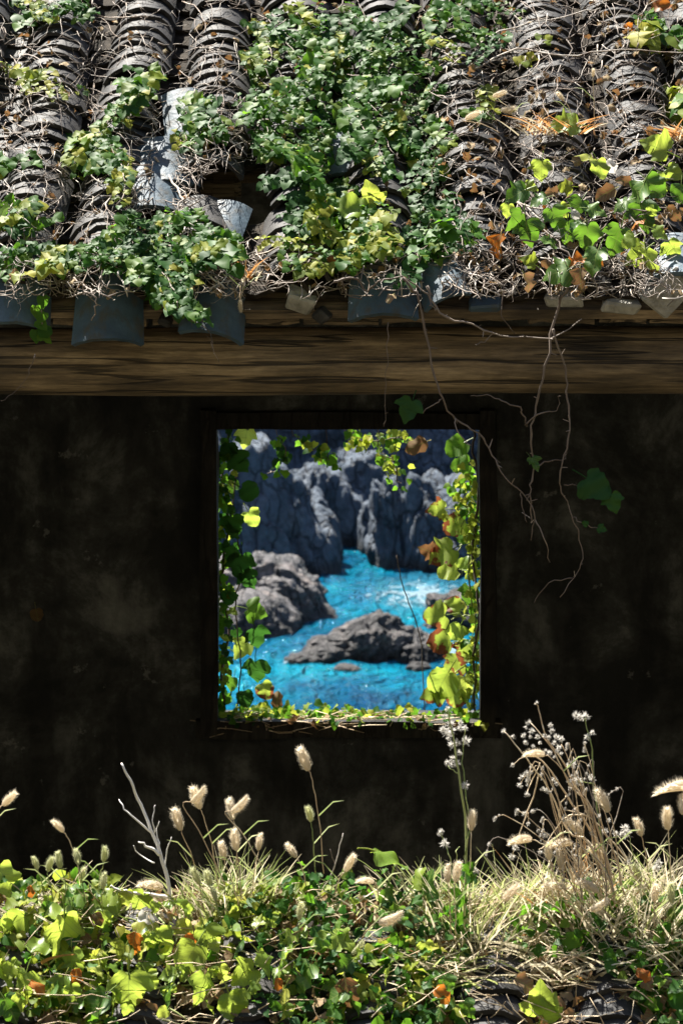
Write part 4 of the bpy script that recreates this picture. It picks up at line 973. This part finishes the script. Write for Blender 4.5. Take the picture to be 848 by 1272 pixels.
cover(['brown leaf litter on the foreground roof'], 'leaf_litter', 800, (-30, 880), ['brown'], (.02, .045), .05, T0=CRUMPT, cat='leaf litter')
# broad leaves, each a leaf of one of three creepers
def broad(label, name, spots, cat='creeper'):
    cx_ = sum(a[0] for a in spots) / len(spots)
    t = empty(name, fsurf(cx_, 1180), label, cat)
    V, F = [], []
    for i in range(0, len(spots) - 2, 2):
        a, b_ = spots[i], spots[i + 1]
        pa, pb = P(a[0], a[1] + 8, a[5] + .03), P(b_[0], b_[1] + 8, b_[5] + .03)
        mid = (pa + pb) / 2 - Vector((0, 0, .03))
        V2, F2 = tube_vf(smooth_path([pa, mid, pb], 4, .003), .0022, 5); put('stem', mesh('stem', V2, F2, M['greenstem'], True), t)
    for (x, y, sz, an, m_, d, k_) in spots:
        if m_ == 'big' and random.random() < .4: m_ = 'big_yel'
        if y > 1100 and sz > 34: sz *= .76
        a = R(an); p = P(x, y, d); s_ = sz * d / FPX * 1.08
        tip = Vector((math.cos(a), random.uniform(-.5, .1), -math.sin(a)))
        leaf(t, p - tip.normalized() * s_ * .45, tip, Vector((0, -.35, .9)) + rv(.42), s_ * random.uniform(.75, 1), m_, k_)
    return t
def scatter(n, xr, yr, size, mats, dk=(5.24, 5.5)):
    out = []
    for _ in range(n):
        y = random.uniform(*yr); f = (y - 1085) / 187; d = 5.56 - f * .33 + random.gauss(0, .01)
        out.append((random.uniform(*xr), y, random.uniform(*size), random.gauss(95, 55), random.choice(mats), d - .03, 'b'))
    return out
L1 = [(10, 1098, 46, 60, 'big_yel', 5.5, 'b'), (25, 1108, 50, 170, 'big', 5.5, 'b'), (15, 1148, 46, 150, 'big_yel', 5.42, 'b'), (70, 1160, 62, 170, 'big', 5.38, 'b'), (78, 1168, 70, 95, 'big', 5.36, 'b'), (45, 1175, 34, 190, 'big_yel', 5.34, 'b'),
      (85, 1118, 46, 150, 'big_yel', 5.45, 'b'), (72, 1136, 34, 180, 'big_yel', 5.4, 'b'), (160, 1235, 60, 90, 'big', 5.26, 'b'), (120, 1250, 50, 130, 'big', 5.25, 'b'), (30, 1225, 44, 100, 'big_yel', 5.28, 'b'), (10, 1215, 40, 60, 'big_yel', 5.3, 'b'),
      (60, 1240, 46, 110, 'big', 5.26, 'b'), (15, 1258, 50, 60, 'big', 5.24, 'b'), (185, 1150, 40, 20, 'big_yel', 5.42, 'b'), (170, 1165, 36, 160, 'big', 5.4, 'b'), (95, 1200, 46, 70, 'big', 5.32, 'b'), (130, 1130, 34, 200, 'big', 5.46, 'b')]
broad('cluster of very large green and yellow leaves at the lower left corner', 'broad_leaf_creeper', L1 + scatter(40, (-10, 160), (1105, 1262), (12, 26), ['big', 'big_yel', 'big_yel']))
L2 = [(205, 1175, 50, 60, 'big', 5.36, 'b'), (235, 1190, 48, 120, 'big', 5.33, 'b'), (260, 1170, 44, 70, 'big_yel', 5.37, 'b'), (300, 1215, 50, 150, 'big_yel', 5.29, 'b'), (330, 1200, 44, 60, 'big_yel', 5.31, 'b'), (250, 1230, 48, 100, 'big', 5.27, 'b'),
      (210, 1245, 46, 100, 'big', 5.25, 'b'), (290, 1250, 44, 70, 'big', 5.25, 'b'), (350, 1245, 40, 100, 'big', 5.25, 'b'), (380, 1215, 34, 110, 'big', 5.29, 'b')]
broad('leafy green creeper with yellow leaves left of centre along the bottom', 'broad_leaf_creeper', L2 + scatter(50, (165, 390), (1115, 1262), (12, 26), ['big', 'big_yel', 'big_yel']))
L3 = [(490, 1066, 48, 20, 'big_yel', 5.5, 'b'), (430, 1170, 42, 30, 'big_yel', 5.36, 'b'), (400, 1172, 36, 170, 'big', 5.36, 'b'), (520, 1085, 30, 300, 'big_yel', 5.48, 'b'), (530, 1095, 34, 280, 'big', 5.46, 'b'), (440, 1250, 40, 60, 'big', 5.25, 'b'), (480, 1215, 36, 110, 'big', 5.29, 'b'), (420, 1235, 36, 150, 'big', 5.26, 'b')]
broad('sparse creeper with pale upright leaf at the bottom centre', 'broad_leaf_creeper', L3 + scatter(22, (390, 560), (1110, 1250), (14, 26), ['big', 'big', 'big_yel']))
L4 = [(670, 1240, 52, 270, 'big_yel', 5.24, 'b'), (682, 1246, 46, 300, 'big', 5.23, 'b'), (560, 1252, 40, 200, 'big_yel', 5.24, 'b'), (582, 1258, 36, 60, 'big', 5.23, 'b'), (545, 1256, 34, 120, 'big', 5.24, 'b')]
broad('few upright two-tone leaves at the bottom right of centre', 'broad_leaf_sprig', L4)
for (x, y, sz, an, m_, lab) in ((168, 1158, 44, 100, 'orange', 'bright orange curled leaf between the left creepers'), (95, 1203, 34, 80, 'orange', 'orange leaf under the very large green leaf'), (38, 1218, 38, 20, 'orange', 'rust-orange leaf near the lower left edge'),
                                (232, 1160, 30, 60, 'orange', 'dull orange leaf beside the left grass tuft'), (345, 1215, 26, 90, 'orange', 'small orange leaf near the bottom centre'), (37, 1100, 24, 60, 'orange', 'small orange leaf below the left foxtails'),
                                (428, 1215, 60, 80, 'brown', 'large dark red-brown dead leaf at the bottom centre'), (540, 1228, 40, 40, 'orange', 'rust leaf beneath the tall green weed'), (790, 1205, 34, 20, 'orange', 'rust leaf under the straw at the lower right'),
                                (640, 1215, 44, 30, 'brown', 'dead brown leaf beside the upright two-tone leaves'), (118, 1134, 30, 60, 'brown', 'dead brown leaf under the left foxtails'), (172, 1140, 34, 0, 'fluff', 'bleached white leaf among the left creepers')):
    a = R(an); f = (y - 1085) / 187; d = 5.54 - f * .33 - .05; p = P(x, y, d)
    tag(leaf(None, p, (math.cos(a), -.3, -math.sin(a)), Vector((0, -.7, .6)) + rv(.2), sz * d / FPX * .62, m_, 'c', name='fallen_leaf'), lab, 'leaf')

# loose dry stems among the foreground leaves
V, F = [], []
for _ in range(420):
    y = random.uniform(5.24, 5.58); x = (random.uniform(-20, 870) - 424) * y / FPX; p = fdeck(x, min(y, FR_Y), random.uniform(.05, .13))
    d = Vector((random.gauss(0, .06), random.gauss(0, .03), abs(random.gauss(0, .03))))
    tube_vf([p, p + d * .5 + rv(.006), p + d], [.0013, .0011, .0006], 3, V, F)
tag(put('dry_stems', mesh('dry_stems', V, F, M['strawstem'], True)), 'loose dry pale stems lying among the foreground leaves', 'dry stems', kind='stuff')

# grass tufts
def tuft(label, px, row, n, L, spread, mats, d=None, lean=0, name='grass_tuft', w=.0024, base=.05):
    p0 = fsurf(px, row) + FN * .045 if d is None else P(px, row, d)
    if px > 600 and d is None: n = int(n * .55); mats = [m_ for i_, m_ in enumerate(mats) if not (m_ == 'rust' and i_ != 3)] or mats
    t = empty(name, p0, label, 'grass', 'grass tufts')
    for mi, mm in enumerate(mats):
        VV = []; TT = []; UU = []; b_ = 0
        for _ in range(n // len(mats)):
            a = random.uniform(0, 6.28); s0 = p0 + Vector((random.gauss(0, base), random.gauss(0, base * .6), random.uniform(-.01, .01)))
            l = L * random.uniform(.35, 1.3); dr = Vector((math.cos(a) * spread + lean, math.sin(a) * spread * .7, 1)).normalized()
            side = dr.cross(Vector((random.gauss(0, 1), random.gauss(0, 1), .2))).normalized()
            bend = Vector((math.cos(a), math.sin(a) * .6, -.6)) * random.uniform(.1, .75)
            ww = w * random.uniform(.6, 1.4)
            for k in range(6):
                f = k / 5; c = s0 + dr * (l * f) + bend * (l * f * f * .6); q = side * (ww * (1 - f ** 1.6) + .0003)
                VV += [c - q, c + q]; UU += [(.5, f), (.5, f)]
            for k in range(5):
                i = b_ + 2 * k; TT += [(i, i + 1, i + 3), (i, i + 3, i + 2)]
            b_ += 12
        put('blades', mesh_np('blades', np.array([tuple(v) for v in VV]), np.array(TT), M[mm], True, np.array(UU)), t, None, 'stuff')
    return t
tuft('thick pale green grass tuft under the left-centre foxtails', 292, 1150, 260, .13, .5, ['grass', 'grass', 'straw'], base=.035)
tuft('grass tuft among the small leaves at left', 112, 1118, 110, .09, .7, ['grass', 'straw'], base=.03)
tuft('dry yellowish straw mat near the left edge', 55, 1112, 240, .07, 1.3, ['straw', 'straw', 'grass'], base=.06)
tuft('grass tuft below the tallest left foxtail', 375, 1100, 150, .085, .8, ['grass', 'straw'], base=.04)
tuft('wispy green grass tuft around the tall green weed', 568, 1180, 220, .14, .4, ['grass', 'grass', 'straw'], base=.035)
tuft('straw tuft between the tall weed and the dried weed', 635, 1155, 180, .11, .7, ['straw', 'grass', 'rust'], base=.05)
tuft('dense golden straw tuft under the dried weed', 700, 1155, 340, .13, .7, ['straw', 'straw', 'straw', 'rust', 'grass'], base=.06)
tuft('straw tuft spreading at the lower right', 770, 1165, 340, .14, .7, ['straw', 'straw', 'straw', 'grass'], base=.07)
tuft('tall grass tuft at the right edge', 830, 1160, 300, .16, .5, ['straw', 'straw', 'grass'], base=.05)
tuft('flattened straw at the bottom right corner', 815, 1205, 300, .11, 1.0, ['straw', 'rust'], base=.08)
tuft('straw mat across the foot of the dried weed', 690, 1200, 320, .08, 1.4, ['straw', 'rust', 'straw'], base=.10)
tuft('straw draped over the tiles below the tall green weed', 570, 1220, 220, .08, 1.2, ['straw', 'grass', 'straw'], base=.07)
tuft('pale straw draped over the tiles right of the two-tone leaves', 735, 1220, 300, .09, 1.2, ['straw', 'straw', 'rust'], base=.09)
for i_, (x_, y_) in enumerate(((480, 1185), (540, 1190), (600, 1185), (660, 1180), (720, 1185), (780, 1185), (840, 1180), (590, 1225), (650, 1235), (770, 1235), (840, 1240))):
    tuft('%s straw mat over the tiles at lower right, counted from the picture centre' % ('first upper,second upper,third upper,fourth upper,fifth upper,sixth upper,seventh upper,first lower,second lower,third lower,fourth lower'.split(',')[i_]), x_, y_, 170, .075, 2.2, ['straw', 'straw', 'straw', 'rust'] if i_ % 4 == 1 else ['straw', 'straw', 'straw', 'grass'], base=.06)
tuft('straw wisps over the tiles at bottom centre', 500, 1215, 80, .07, 1.3, ['straw', 'straw'], base=.07)
tuft('straw wisps among the big leaves at the lower left', 60, 1195, 90, .06, 1.4, ['straw', 'straw', 'rust'], base=.08)
tuft('straw wisps beneath the left-centre leaves', 250, 1200, 90, .06, 1.4, ['straw', 'straw', 'grass'], base=.09)
tuft('fine upright pale grass at the left of the thick tuft', 250, 1140, 120, .10, .35, ['grass', 'straw'], base=.04)
tuft('fine upright pale grass between the middle leaves and the tall weed', 530, 1150, 120, .11, .4, ['grass', 'straw'], base=.04)
tuft('upright pale grass at the left of the dried weed', 650, 1150, 130, .12, .4, ['straw', 'grass'], base=.04)
tuft('fine pale grass in front of the tall weed', 585, 1210, 160, .13, .35, ['grass', 'straw'], base=.04)
tuft('long pale grass fountain at the lower right', 735, 1195, 220, .16, .5, ['straw', 'straw', 'rust'], base=.05)
tuft('long pale grass fountain by the right edge', 815, 1200, 220, .17, .45, ['straw', 'straw', 'grass'], base=.05)
tuft('pale dry stems at the bottom centre', 470, 1160, 60, .10, 1.0, ['straw', 'grass'], base=.06)
tuft('rusty straw clump on the upper right of the roof tiles', 690, 165, 130, .08, 1.3, ['rust', 'straw'], d=roofpt(690, 165, .12).y, base=.045)
tuft('rusty straw clump at the right edge of the roof tiles', 845, 172, 70, .07, 1.3, ['rust', 'straw'], d=roofpt(845, 172, .12).y, base=.03)
tuft('dry reddish grass wisps above the eave, left of the middle tile', 305, 345, 26, .06, .7, ['rust', 'straw'], d=roofpt(305, 345, .10).y, base=.015)
# ------------------------------------------------------------------ foxtails
def fox_mesh(seed, m, bend):
    rr = random.Random(seed); VV = []; TT = []; L = 1.0; ax = []
    for k in range(9):
        f = k / 8; ax.append((Vector((bend * f * f, 0, L * f * (1 - .15 * abs(bend) * f))), .165 * math.sin(math.pi * (.12 + .80 * f)) ** .7))
    for c, r in ax:
        for j in range(7): VV.append(c + Vector((r * math.cos(j * .8976), r * math.sin(j * .8976), 0)))
    for k in range(8):
        for j in range(7):
            a, b_ = k * 7 + j, k * 7 + (j + 1) % 7; TT += [(a, b_, b_ + 7), (a, b_ + 7, a + 7)]
    for _ in range(520):
        f = rr.uniform(0.0, 1); k = f * 8; i = min(7, int(k)); c = ax[i][0].lerp(ax[i + 1][0], k - i); r = ax[i][1] * (1 - (k - i)) + ax[i + 1][1] * (k - i)
        t = rr.uniform(0, 6.283); o = Vector((math.cos(t), math.sin(t), 0)); s0 = c + o * r * .8
        l = rr.uniform(.09, .19) ; tip = s0 + o * l * .8 + Vector((rr.gauss(0, .03), rr.gauss(0, .03), l * rr.uniform(.5, 1.1)))
        sd2 = Vector((-math.sin(t), math.cos(t), 0)) * .012; b_ = len(VV); VV += [s0 - sd2, s0 + sd2, tip]; TT.append((b_, b_ + 1, b_ + 2))
    A = np.array([tuple(v) for v in VV]); return mesh_np('seed_head', A, np.array(TT), M[m], True, np.full((len(A), 2), .5))
FOX = {m: [fox_mesh(i, m, b_) for i, b_ in enumerate((.0, .12, .3, .6))] for m in ('fox', 'foxgreen')}
def foxtail(label, hx, hy, ang, bx, by, L=30, d=5.45, m='fox', v=0, wid=1.0, roof_=False):
    """Head base at (hx, hy) px, head pointing ang degrees from vertical (plus = right), stem foot at (bx, by)."""
    foot = P(bx, by, d); base = P(hx, hy, d - .02 + random.gauss(0, .012))
    a = R(ang); up = Vector((math.sin(a), random.gauss(0, .12), math.cos(a)))
    dist = (base - foot).length
    W = smooth_path([foot, foot.lerp(base, .5) + Vector((0, 0, .06 * dist)) - Vector((math.sin(a), 0, 0)) * .06 * dist, base - up * .1 * dist, base], 4, .0006)
    t = empty('foxtail_grass', foot, label, 'grass', 'foxtail grasses')
    V, F = tube_vf(W, [.0013 - .0005 * k / len(W) for k in range(len(W))], 5)
    put('stem', mesh('stem', V, F, M['greenstem' if m == 'foxgreen' else 'strawstem'], True), t)
    s_ = L * d / FPX * random.uniform(.8, 1.0); B = frame(Vector((1, 0, 0)) if False else up.cross(Vector((0, 1, 0))).normalized(), up).to_4x4()
    B = B @ Matrix.Rotation(random.uniform(0, 6.28) if v < 2 else R(90), 4, 'Z') @ Matrix.Diagonal((s_ * wid * 1.2, s_ * wid * 1.2, s_, 1)); B.translation = base
    put('seed_head', FOX[m][v], t, B)
    # one narrow leaf on the culm
    i = len(W) // 3; dl = Vector((random.choice([-1, 1]) * .03, random.gauss(0, .01), .03))
    q = Vector((0, .002, .0015)); Vv = [W[i] - q, W[i] + q, W[i] + dl - q * .7, W[i] + dl + q * .7, W[i] + dl * 1.8 - Vector((0, 0, .02))]
    put('leaf_blade', mesh_np('leaf_blade', np.array([tuple(x) for x in Vv]), np.array([(0, 1, 3), (0, 3, 2), (2, 3, 4)]), M['grass'], True, np.full((5, 2), .5)), t)
FT_ = [
 ('foxtail leaning in from the left edge of the picture', 4, 1000, 45, -22, 1060, 26), ('tallest foxtail of the group near the left edge', 79, 1033, -35, 100, 1090, 22),
 ('leftmost small foxtail low in the group near the left edge', 47, 1080, -15, 56, 1120, 20, 'foxgreen'), ('second small foxtail from the left edge, low in the group', 60, 1082, 10, 66, 1118, 20, 'foxgreen'), ('third small foxtail from the left edge', 76, 1078, -20, 84, 1120, 20, 'foxgreen'),
 ('small foxtail on the right of the left-edge group', 98, 1074, -10, 106, 1120, 20, 'foxgreen'), ('foxtail standing alone left of the bleached twig', 129, 1070, 12, 122, 1115, 20, 'foxgreen'), ('lowest greenish foxtail of the left-edge group', 100, 1096, 15, 100, 1125, 22, 'foxgreen'), ('greenish foxtail among blades right of the left-edge group', 128, 1104, 5, 126, 1125, 20, 'foxgreen'),
 ('plump pinkish foxtail nodding beside the bleached twig', 202, 1104, -58, 215, 1125, 30), ('foxtail just right of the bleached twig', 225, 1031, -18, 250, 1110, 28), ('upright foxtail of the pair left of centre', 249, 1004, -20, 272, 1105, 28), ('foxtail overlapping the upright one of the pair left of centre', 238, 996, 62, 280, 1100, 26),
 ('tall foxtail above the left-centre tuft', 290, 1018, -14, 295, 1110, 30), ('nodding foxtail right of the tall one above the left-centre tuft', 288, 1008, 68, 325, 1075, 26), ('foxtail with its head in the middle of the left-centre group', 294, 1056, -8, 300, 1115, 26), ('lower left foxtail of the left-centre group', 279, 1068, -12, 296, 1125, 24),
 ('foxtail at the right of the left-centre group', 321, 1056, 6, 312, 1120, 24), ('low foxtail at the left foot of the left-centre tuft', 248, 1098, -25, 265, 1140, 24, 'foxgreen'), ('second low foxtail at the foot of the left-centre tuft', 262, 1102, -15, 272, 1140, 22, 'foxgreen'), ('greenish foxtail in front of the left-centre tuft', 268, 1118, -10, 276, 1150, 22, 'foxgreen'),
 ('tallest foxtail, below the window sill left of centre', 383, 957, -22, 402, 1085, 30), ('small greenish foxtail below the tallest one', 386, 1020, -5, 392, 1085, 22, 'foxgreen'), ('foxtail low on the left of the tallest one', 368, 1065, -35, 380, 1100, 24), ('foxtail leaning right beside the middle leaves', 428, 1082, 32, 415, 1110, 28),
 ('foxtail lying low between the middle leaves', 464, 1096, -65, 470, 1115, 26), ('greenish foxtail in the small leaves left of the yellow leaf', 372, 1142, 5, 370, 1170, 22, 'foxgreen'), ('foxtail drooping sideways among the middle leaves', 470, 1146, 88, 450, 1165, 34), ('foxtail low over the dark tiles at bottom centre', 437, 1185, 60, 425, 1205, 22, 'foxgreen'),
 ('foxtail against the stem of the tall green weed', 585, 1031, 3, 583, 1140, 24), ('pair-left foxtail beside the foot of the tall green weed', 556, 1096, -5, 560, 1160, 26), ('pair-right foxtail beside the foot of the tall green weed', 565, 1095, 10, 566, 1160, 28), ('foxtail leaning right beyond the tall green weed', 625, 1118, 45, 610, 1150, 28),
 ('plump foxtail lying at the left of the dried weed', 660, 1043, -78, 690, 1065, 28), ('foxtail hidden among the seed heads at the top of the dried weed', 676, 938, -70, 715, 985, 30), ('foxtail at the centre of the dried weed', 722, 1036, -40, 745, 1090, 30), ('foxtail nodding left inside the dried weed', 710, 1048, -75, 725, 1090, 28),
 ('upright foxtail low inside the dried weed', 696, 1080, 2, 700, 1120, 28), ('rounded foxtail at the left foot of the dried weed', 682, 1068, -10, 694, 1115, 24), ('large pale foxtail in the heart of the dried weed', 752, 1072, -40, 770, 1120, 34), ('foxtail lying across the straw below the dried weed', 742, 1108, -50, 760, 1130, 32),
 ('foxtail in the straw at the left of the dried weed foot', 702, 1105, -60, 720, 1130, 28), ('foxtail above the dried weed on its right side', 755, 1008, -25, 770, 1100, 30), ('foxtail with pale stem left of the right-edge pair', 796, 1038, -12, 808, 1110, 26), ('foxtail standing tall near the right edge', 829, 1030, -6, 834, 1110, 28),
 ('curved foxtail arching in from the right edge', 862, 980, -60, 880, 1070, 44), ('foxtail cut by the right edge', 848, 1012, -8, 856, 1100, 28), ('greenish foxtail low at the right edge', 834, 1122, -8, 840, 1150, 28, 'foxgreen'), ('greenish foxtail in the grass near the right edge', 795, 1095, -15, 806, 1130, 26, 'foxgreen'),
 ('foxtail sunk in the straw below the tall right one', 812, 1120, 5, 812, 1150, 26), ('plump foxtail lying at the bottom right over the tiles', 702, 1260, 20, 690, 1275, 36), ('foxtail in the straw right of the tall weed', 668, 1112, 70, 660, 1140, 28), ('foxtail lying in the middle of the straw', 732, 1130, 80, 720, 1150, 28)]
for f in FT_:
    m = f[7] if len(f) > 7 else 'fox'
    v = 3 if 'curved' in f[0] else (2 if abs(f[3]) > 50 else random.choice((0, 1)))
    foxtail(*f[:6], L=f[6], d=random.uniform(5.38, 5.5) if f[5] < 1150 else 5.36, m=m, v=v)
for (lab, hx, hy, an, bx, by, L) in (('pale foxtail on a thin white stem on the upper right roof', 736, 95, 0, 738, 160, 12), ('foxtail lying over the tiles right of the big ivy mass', 578, 148, 62, 620, 165, 20), ('second foxtail lying over the tiles right of the big ivy mass', 622, 137, 85, 650, 150, 20), ('foxtail nodding above the lying pair on the roof', 612, 120, 70, 640, 140, 18), ('small bleached foxtail over the tiles in the upper right', 700, 125, -40, 715, 160, 14), ('small foxtail hanging in front of the second eave tile', 298, 372, 175, 300, 345, 14), ('small foxtail hanging lower in front of the second eave tile', 299, 378, 178, 304, 346, 12)):
    dd = roofpt(bx, by, .14).y if by < 300 else 6.86
    foxtail(lab, hx, hy, an, bx, by, L=L, d=dd, v=0)

# ------------------------------------------------------------------ bleached twig, dried weed, tall green weed
def twig(label, d, m, paths, name, cat='twig'):
    t = empty(name, P(*paths[0][0][0], d), label, cat)
    for i, (pts, r) in enumerate(paths):
        W = smooth_path([P(x, y, d + random.gauss(0, .008)) for x, y in pts], 4, .0012)
        V, F = tube_vf(W, [r * (1 - .6 * k / len(W)) for k in range(len(W))], 6); put('stem' if i == 0 else 'branch', mesh('branch', V, F, M[m], True), t)
    return t
twig('bare bleached forked twig standing against the dark wall at left', 5.48, 'white_twig', [
    ([(212, 1120), (205, 1080), (192, 1040), (175, 1000), (162, 970), (151, 948)], .0046), ([(190, 1036), (170, 1020), (155, 1005), (148, 993)], .0022), ([(208, 1116), (180, 1110), (150, 1106), (138, 1100)], .0045),
    ([(198, 1062), (185, 1052), (172, 1046)], .0036), ([(192, 1072), (176, 1064), (166, 1050)], .0015), ([(192, 1035), (190, 1018), (193, 1000)], .0016), ([(206, 1085), (206, 1060), (213, 1040)], .0020), ([(198, 1050), (195, 1030), (198, 1020)], .0015)], 'bare_twig')
twig('thin dry twig poking up left of the middle leaves', 5.5, 'twig', [([(408, 1095), (418, 1070), (426, 1035)], .0018), ([(416, 1075), (410, 1055)], .0012)], 'bare_twig')
def blob_mesh(seed, n=80, m='fluff'):
    rr = random.Random(seed); VV = []; TT = []
    for _ in range(n):
        d = Vector((rr.gauss(0, 1), rr.gauss(0, 1), rr.gauss(.3, 1))).normalized(); s0 = d * .25; sdv = d.cross(Vector((.3, .5, .8))).normalized() * .10
        b_ = len(VV); VV += [s0 - sdv, s0 + sdv, d * rr.uniform(.5, 1.1)]; TT.append((b_, b_ + 1, b_ + 2))
    A = np.array([tuple(v) for v in VV]); return mesh_np('flower_head', A, np.array(TT), M[m], False, np.full((len(A), 2), .5))
BLOB = [blob_mesh(i) for i in range(5)]
def heads(t, spots, d, sz):
    for (x, y) in spots:
        A = Matrix.Rotation(random.uniform(0, 6), 4, 'Z') @ Matrix.Scale(sz * random.uniform(.75, 1.3), 4); A.translation = P(x, y, d + random.gauss(0, .012)); put('flower_head', random.choice(BLOB), t, A)
def weed(label, paths, d, m, hd, sz, name):
    t = twig(label, d, m, paths, name, 'weed'); t['group'] = 'tall weeds'; heads(t, hd, d, sz); return t
z8 = lambda L: [(600 + x / 3.42, 860 + y / 3.42) for x, y in L]
wd = weed('dried brown weed with many tiny white seed heads leaning left at right', [
    (z8([(560, 900), (520, 700), (420, 540), (330, 400), (250, 290), (180, 250)]), .0028), (z8([(560, 860), (450, 640), (360, 590), (290, 430), (220, 330), (150, 240), (85, 165)]), .0024), (z8([(540, 800), (480, 560), (400, 420), (340, 300), (270, 200), (235, 70), (222, 45)]), .0024),
    (z8([(520, 800), (450, 500), (360, 380), (300, 250), (200, 130)]), .002), (z8([(350, 590), (250, 660), (240, 680)]), .0016), (z8([(235, 350), (200, 480), (160, 580), (120, 700)]), .0018), (z8([(420, 520), (350, 530), (300, 590), (260, 650)]), .0016),
    (z8([(300, 880), (290, 780), (285, 700)]), .0022), (z8([(410, 800), (415, 640), (405, 540)]), .0022), (z8([(180, 260), (125, 310)]), .0012), (z8([(215, 330), (170, 360), (155, 400)]), .0012), (z8([(240, 300), (200, 390), (180, 440)]), .0014), (z8([(350, 440), (320, 500), (330, 560)]), .0014), (z8([(190, 510), (190, 560)]), .0012),
    (z8([(600, 860), (540, 640), (450, 470), (380, 330), (330, 220)]), .002), (z8([(700, 900), (600, 700), (520, 600), (430, 520), (340, 500)]), .002), (z8([(460, 900), (500, 720), (440, 650), (380, 700)]), .0018), (z8([(240, 900), (260, 840), (210, 730)]), .0016)],
    5.46, 'strawstem', z8([(225, 45), (85, 165), (125, 190), (125, 310), (190, 130), (180, 150), (205, 165), (170, 185), (200, 190), (230, 190), (260, 185), (285, 140), (290, 165), (275, 195), (310, 190), (330, 200), (300, 215), (320, 235), (330, 260), (280, 260), (260, 250), (310, 250), (300, 275), (180, 215), (160, 360), (155, 395), (180, 345), (185, 435),
        (175, 515), (190, 560), (125, 630), (120, 700), (135, 660), (240, 680), (265, 608), (300, 370), (310, 390), (360, 310), (380, 305), (490, 525), (515, 590), (530, 545), (460, 600), (560, 600), (590, 600), (610, 590), (385, 695), (620, 725), (250, 410), (265, 415), (210, 230), (240, 215)]), .0075, 'dried_weed')
for _ in range(34):
    bx_ = random.uniform(695, 765); ex = random.gauss(700, 32); ey = random.uniform(925, 1075); by_ = random.uniform(1110, 1150); d_ = 5.46 + random.gauss(0, .03)
    W = smooth_path([P(bx_, by_, d_), P(bx_ + (ex - bx_) * .35 + random.gauss(0, 8), by_ + (ey - by_) * .5, d_), P(ex, ey, d_), P(ex + random.gauss(-8, 10), ey + random.uniform(-6, 26), d_)], 4, .001)
    V, F = tube_vf(W, [.0015 * (1 - .6 * k / len(W)) for k in range(len(W))], 4); put('branch', mesh('branch', V, F, M[random.choice(['strawstem', 'strawstem', 'twig'])], True), wd)
    for w_ in W[-3:]:
        A = Matrix.Scale(random.uniform(.003, .007), 4); A.translation = w_; put('flower_head', random.choice(BLOB), wd, A)
weed('single green stem with white flower heads right of the dried weed', [(z8([(560, 900), (500, 600), (470, 430), (465, 300), (450, 200), (432, 110)]), .0022), (z8([(470, 390), (440, 385), (400, 378)]), .0013), (z8([(455, 205), (440, 190)]), .0012), (z8([(640, 740), (625, 640), (605, 590)]), .0014)], 5.49, 'greenstem',
     z8([(395, 100), (430, 105), (410, 112), (440, 190), (463, 172), (400, 375), (390, 380), (410, 385), (455, 360), (465, 370), (600, 580), (610, 600), (590, 605), (745, 725), (735, 745)]), .011, 'white_flowered_weed')
y7 = lambda L: [(420 + x / 1.981, 860 + y / 1.981) for x, y in L]
tw = weed('tall green weed with white fluffy flower spike below the window', [(y7([(308, 640), (312, 480), (314, 340), (300, 220), (285, 120), (268, 40)]), .0034), (y7([(312, 400), (322, 320), (313, 240), (306, 150), (312, 90)]), .0018), (y7([(308, 480), (280, 420), (262, 375), (252, 345)]), .0018), (y7([(310, 520), (330, 470), (335, 440)]), .0016), (y7([(295, 200), (270, 180)]), .0012), (y7([(310, 440), (290, 400), (298, 380)]), .0014)],
     5.40, 'greenstem', y7([(268, 40), (262, 60), (275, 80), (258, 92), (268, 100), (280, 95), (300, 88), (312, 88), (280, 130), (290, 125), (270, 175), (282, 165), (290, 175), (278, 180), (296, 150), (300, 75), (274, 110), (315, 120), (252, 345), (262, 372), (335, 440), (312, 230)]), .0105, 'tall_green_weed')
for (x, y, an) in ((313, 480, 60), (309, 520, 120), (312, 440, 50), (300, 500, 140), (316, 460, 30), (306, 560, 150), (312, 600, 40), (300, 580, 160)):
    q = y7([(x, y)])[0]; a = R(an); leaf(tw, P(*q, 5.39), (math.cos(a), -.2, math.sin(a)), Vector((0, -.8, .5)) + rv(.3), .026, 'ivy', 's')
o = leaf(None, P(45, 757, 9.5), (.2, 0, -1), (0, -1, .1), .045, 'brown', 'b', 3, name='fallen_leaf'); tag(o, 'single pale leaf stuck to the dark wall left of the window', 'leaf')
# a bare stem standing up from outside the window, in front of the water
t = empty('bare_vine', P(522, 800, 9.95), 'thin dark bare stem crossing the water in the window', 'vine', 'bare vine stems')
V, F = tube_vf(smooth_path([P(528, 890, 9.9), P(522, 800, 9.95), (P(508, 750, 9.95)), P(498, 720, 9.95), P(492, 690, 9.95)], 4, .002), .0022, 5); put('stem', mesh('stem', V, F, M['twigdark'], True), t)
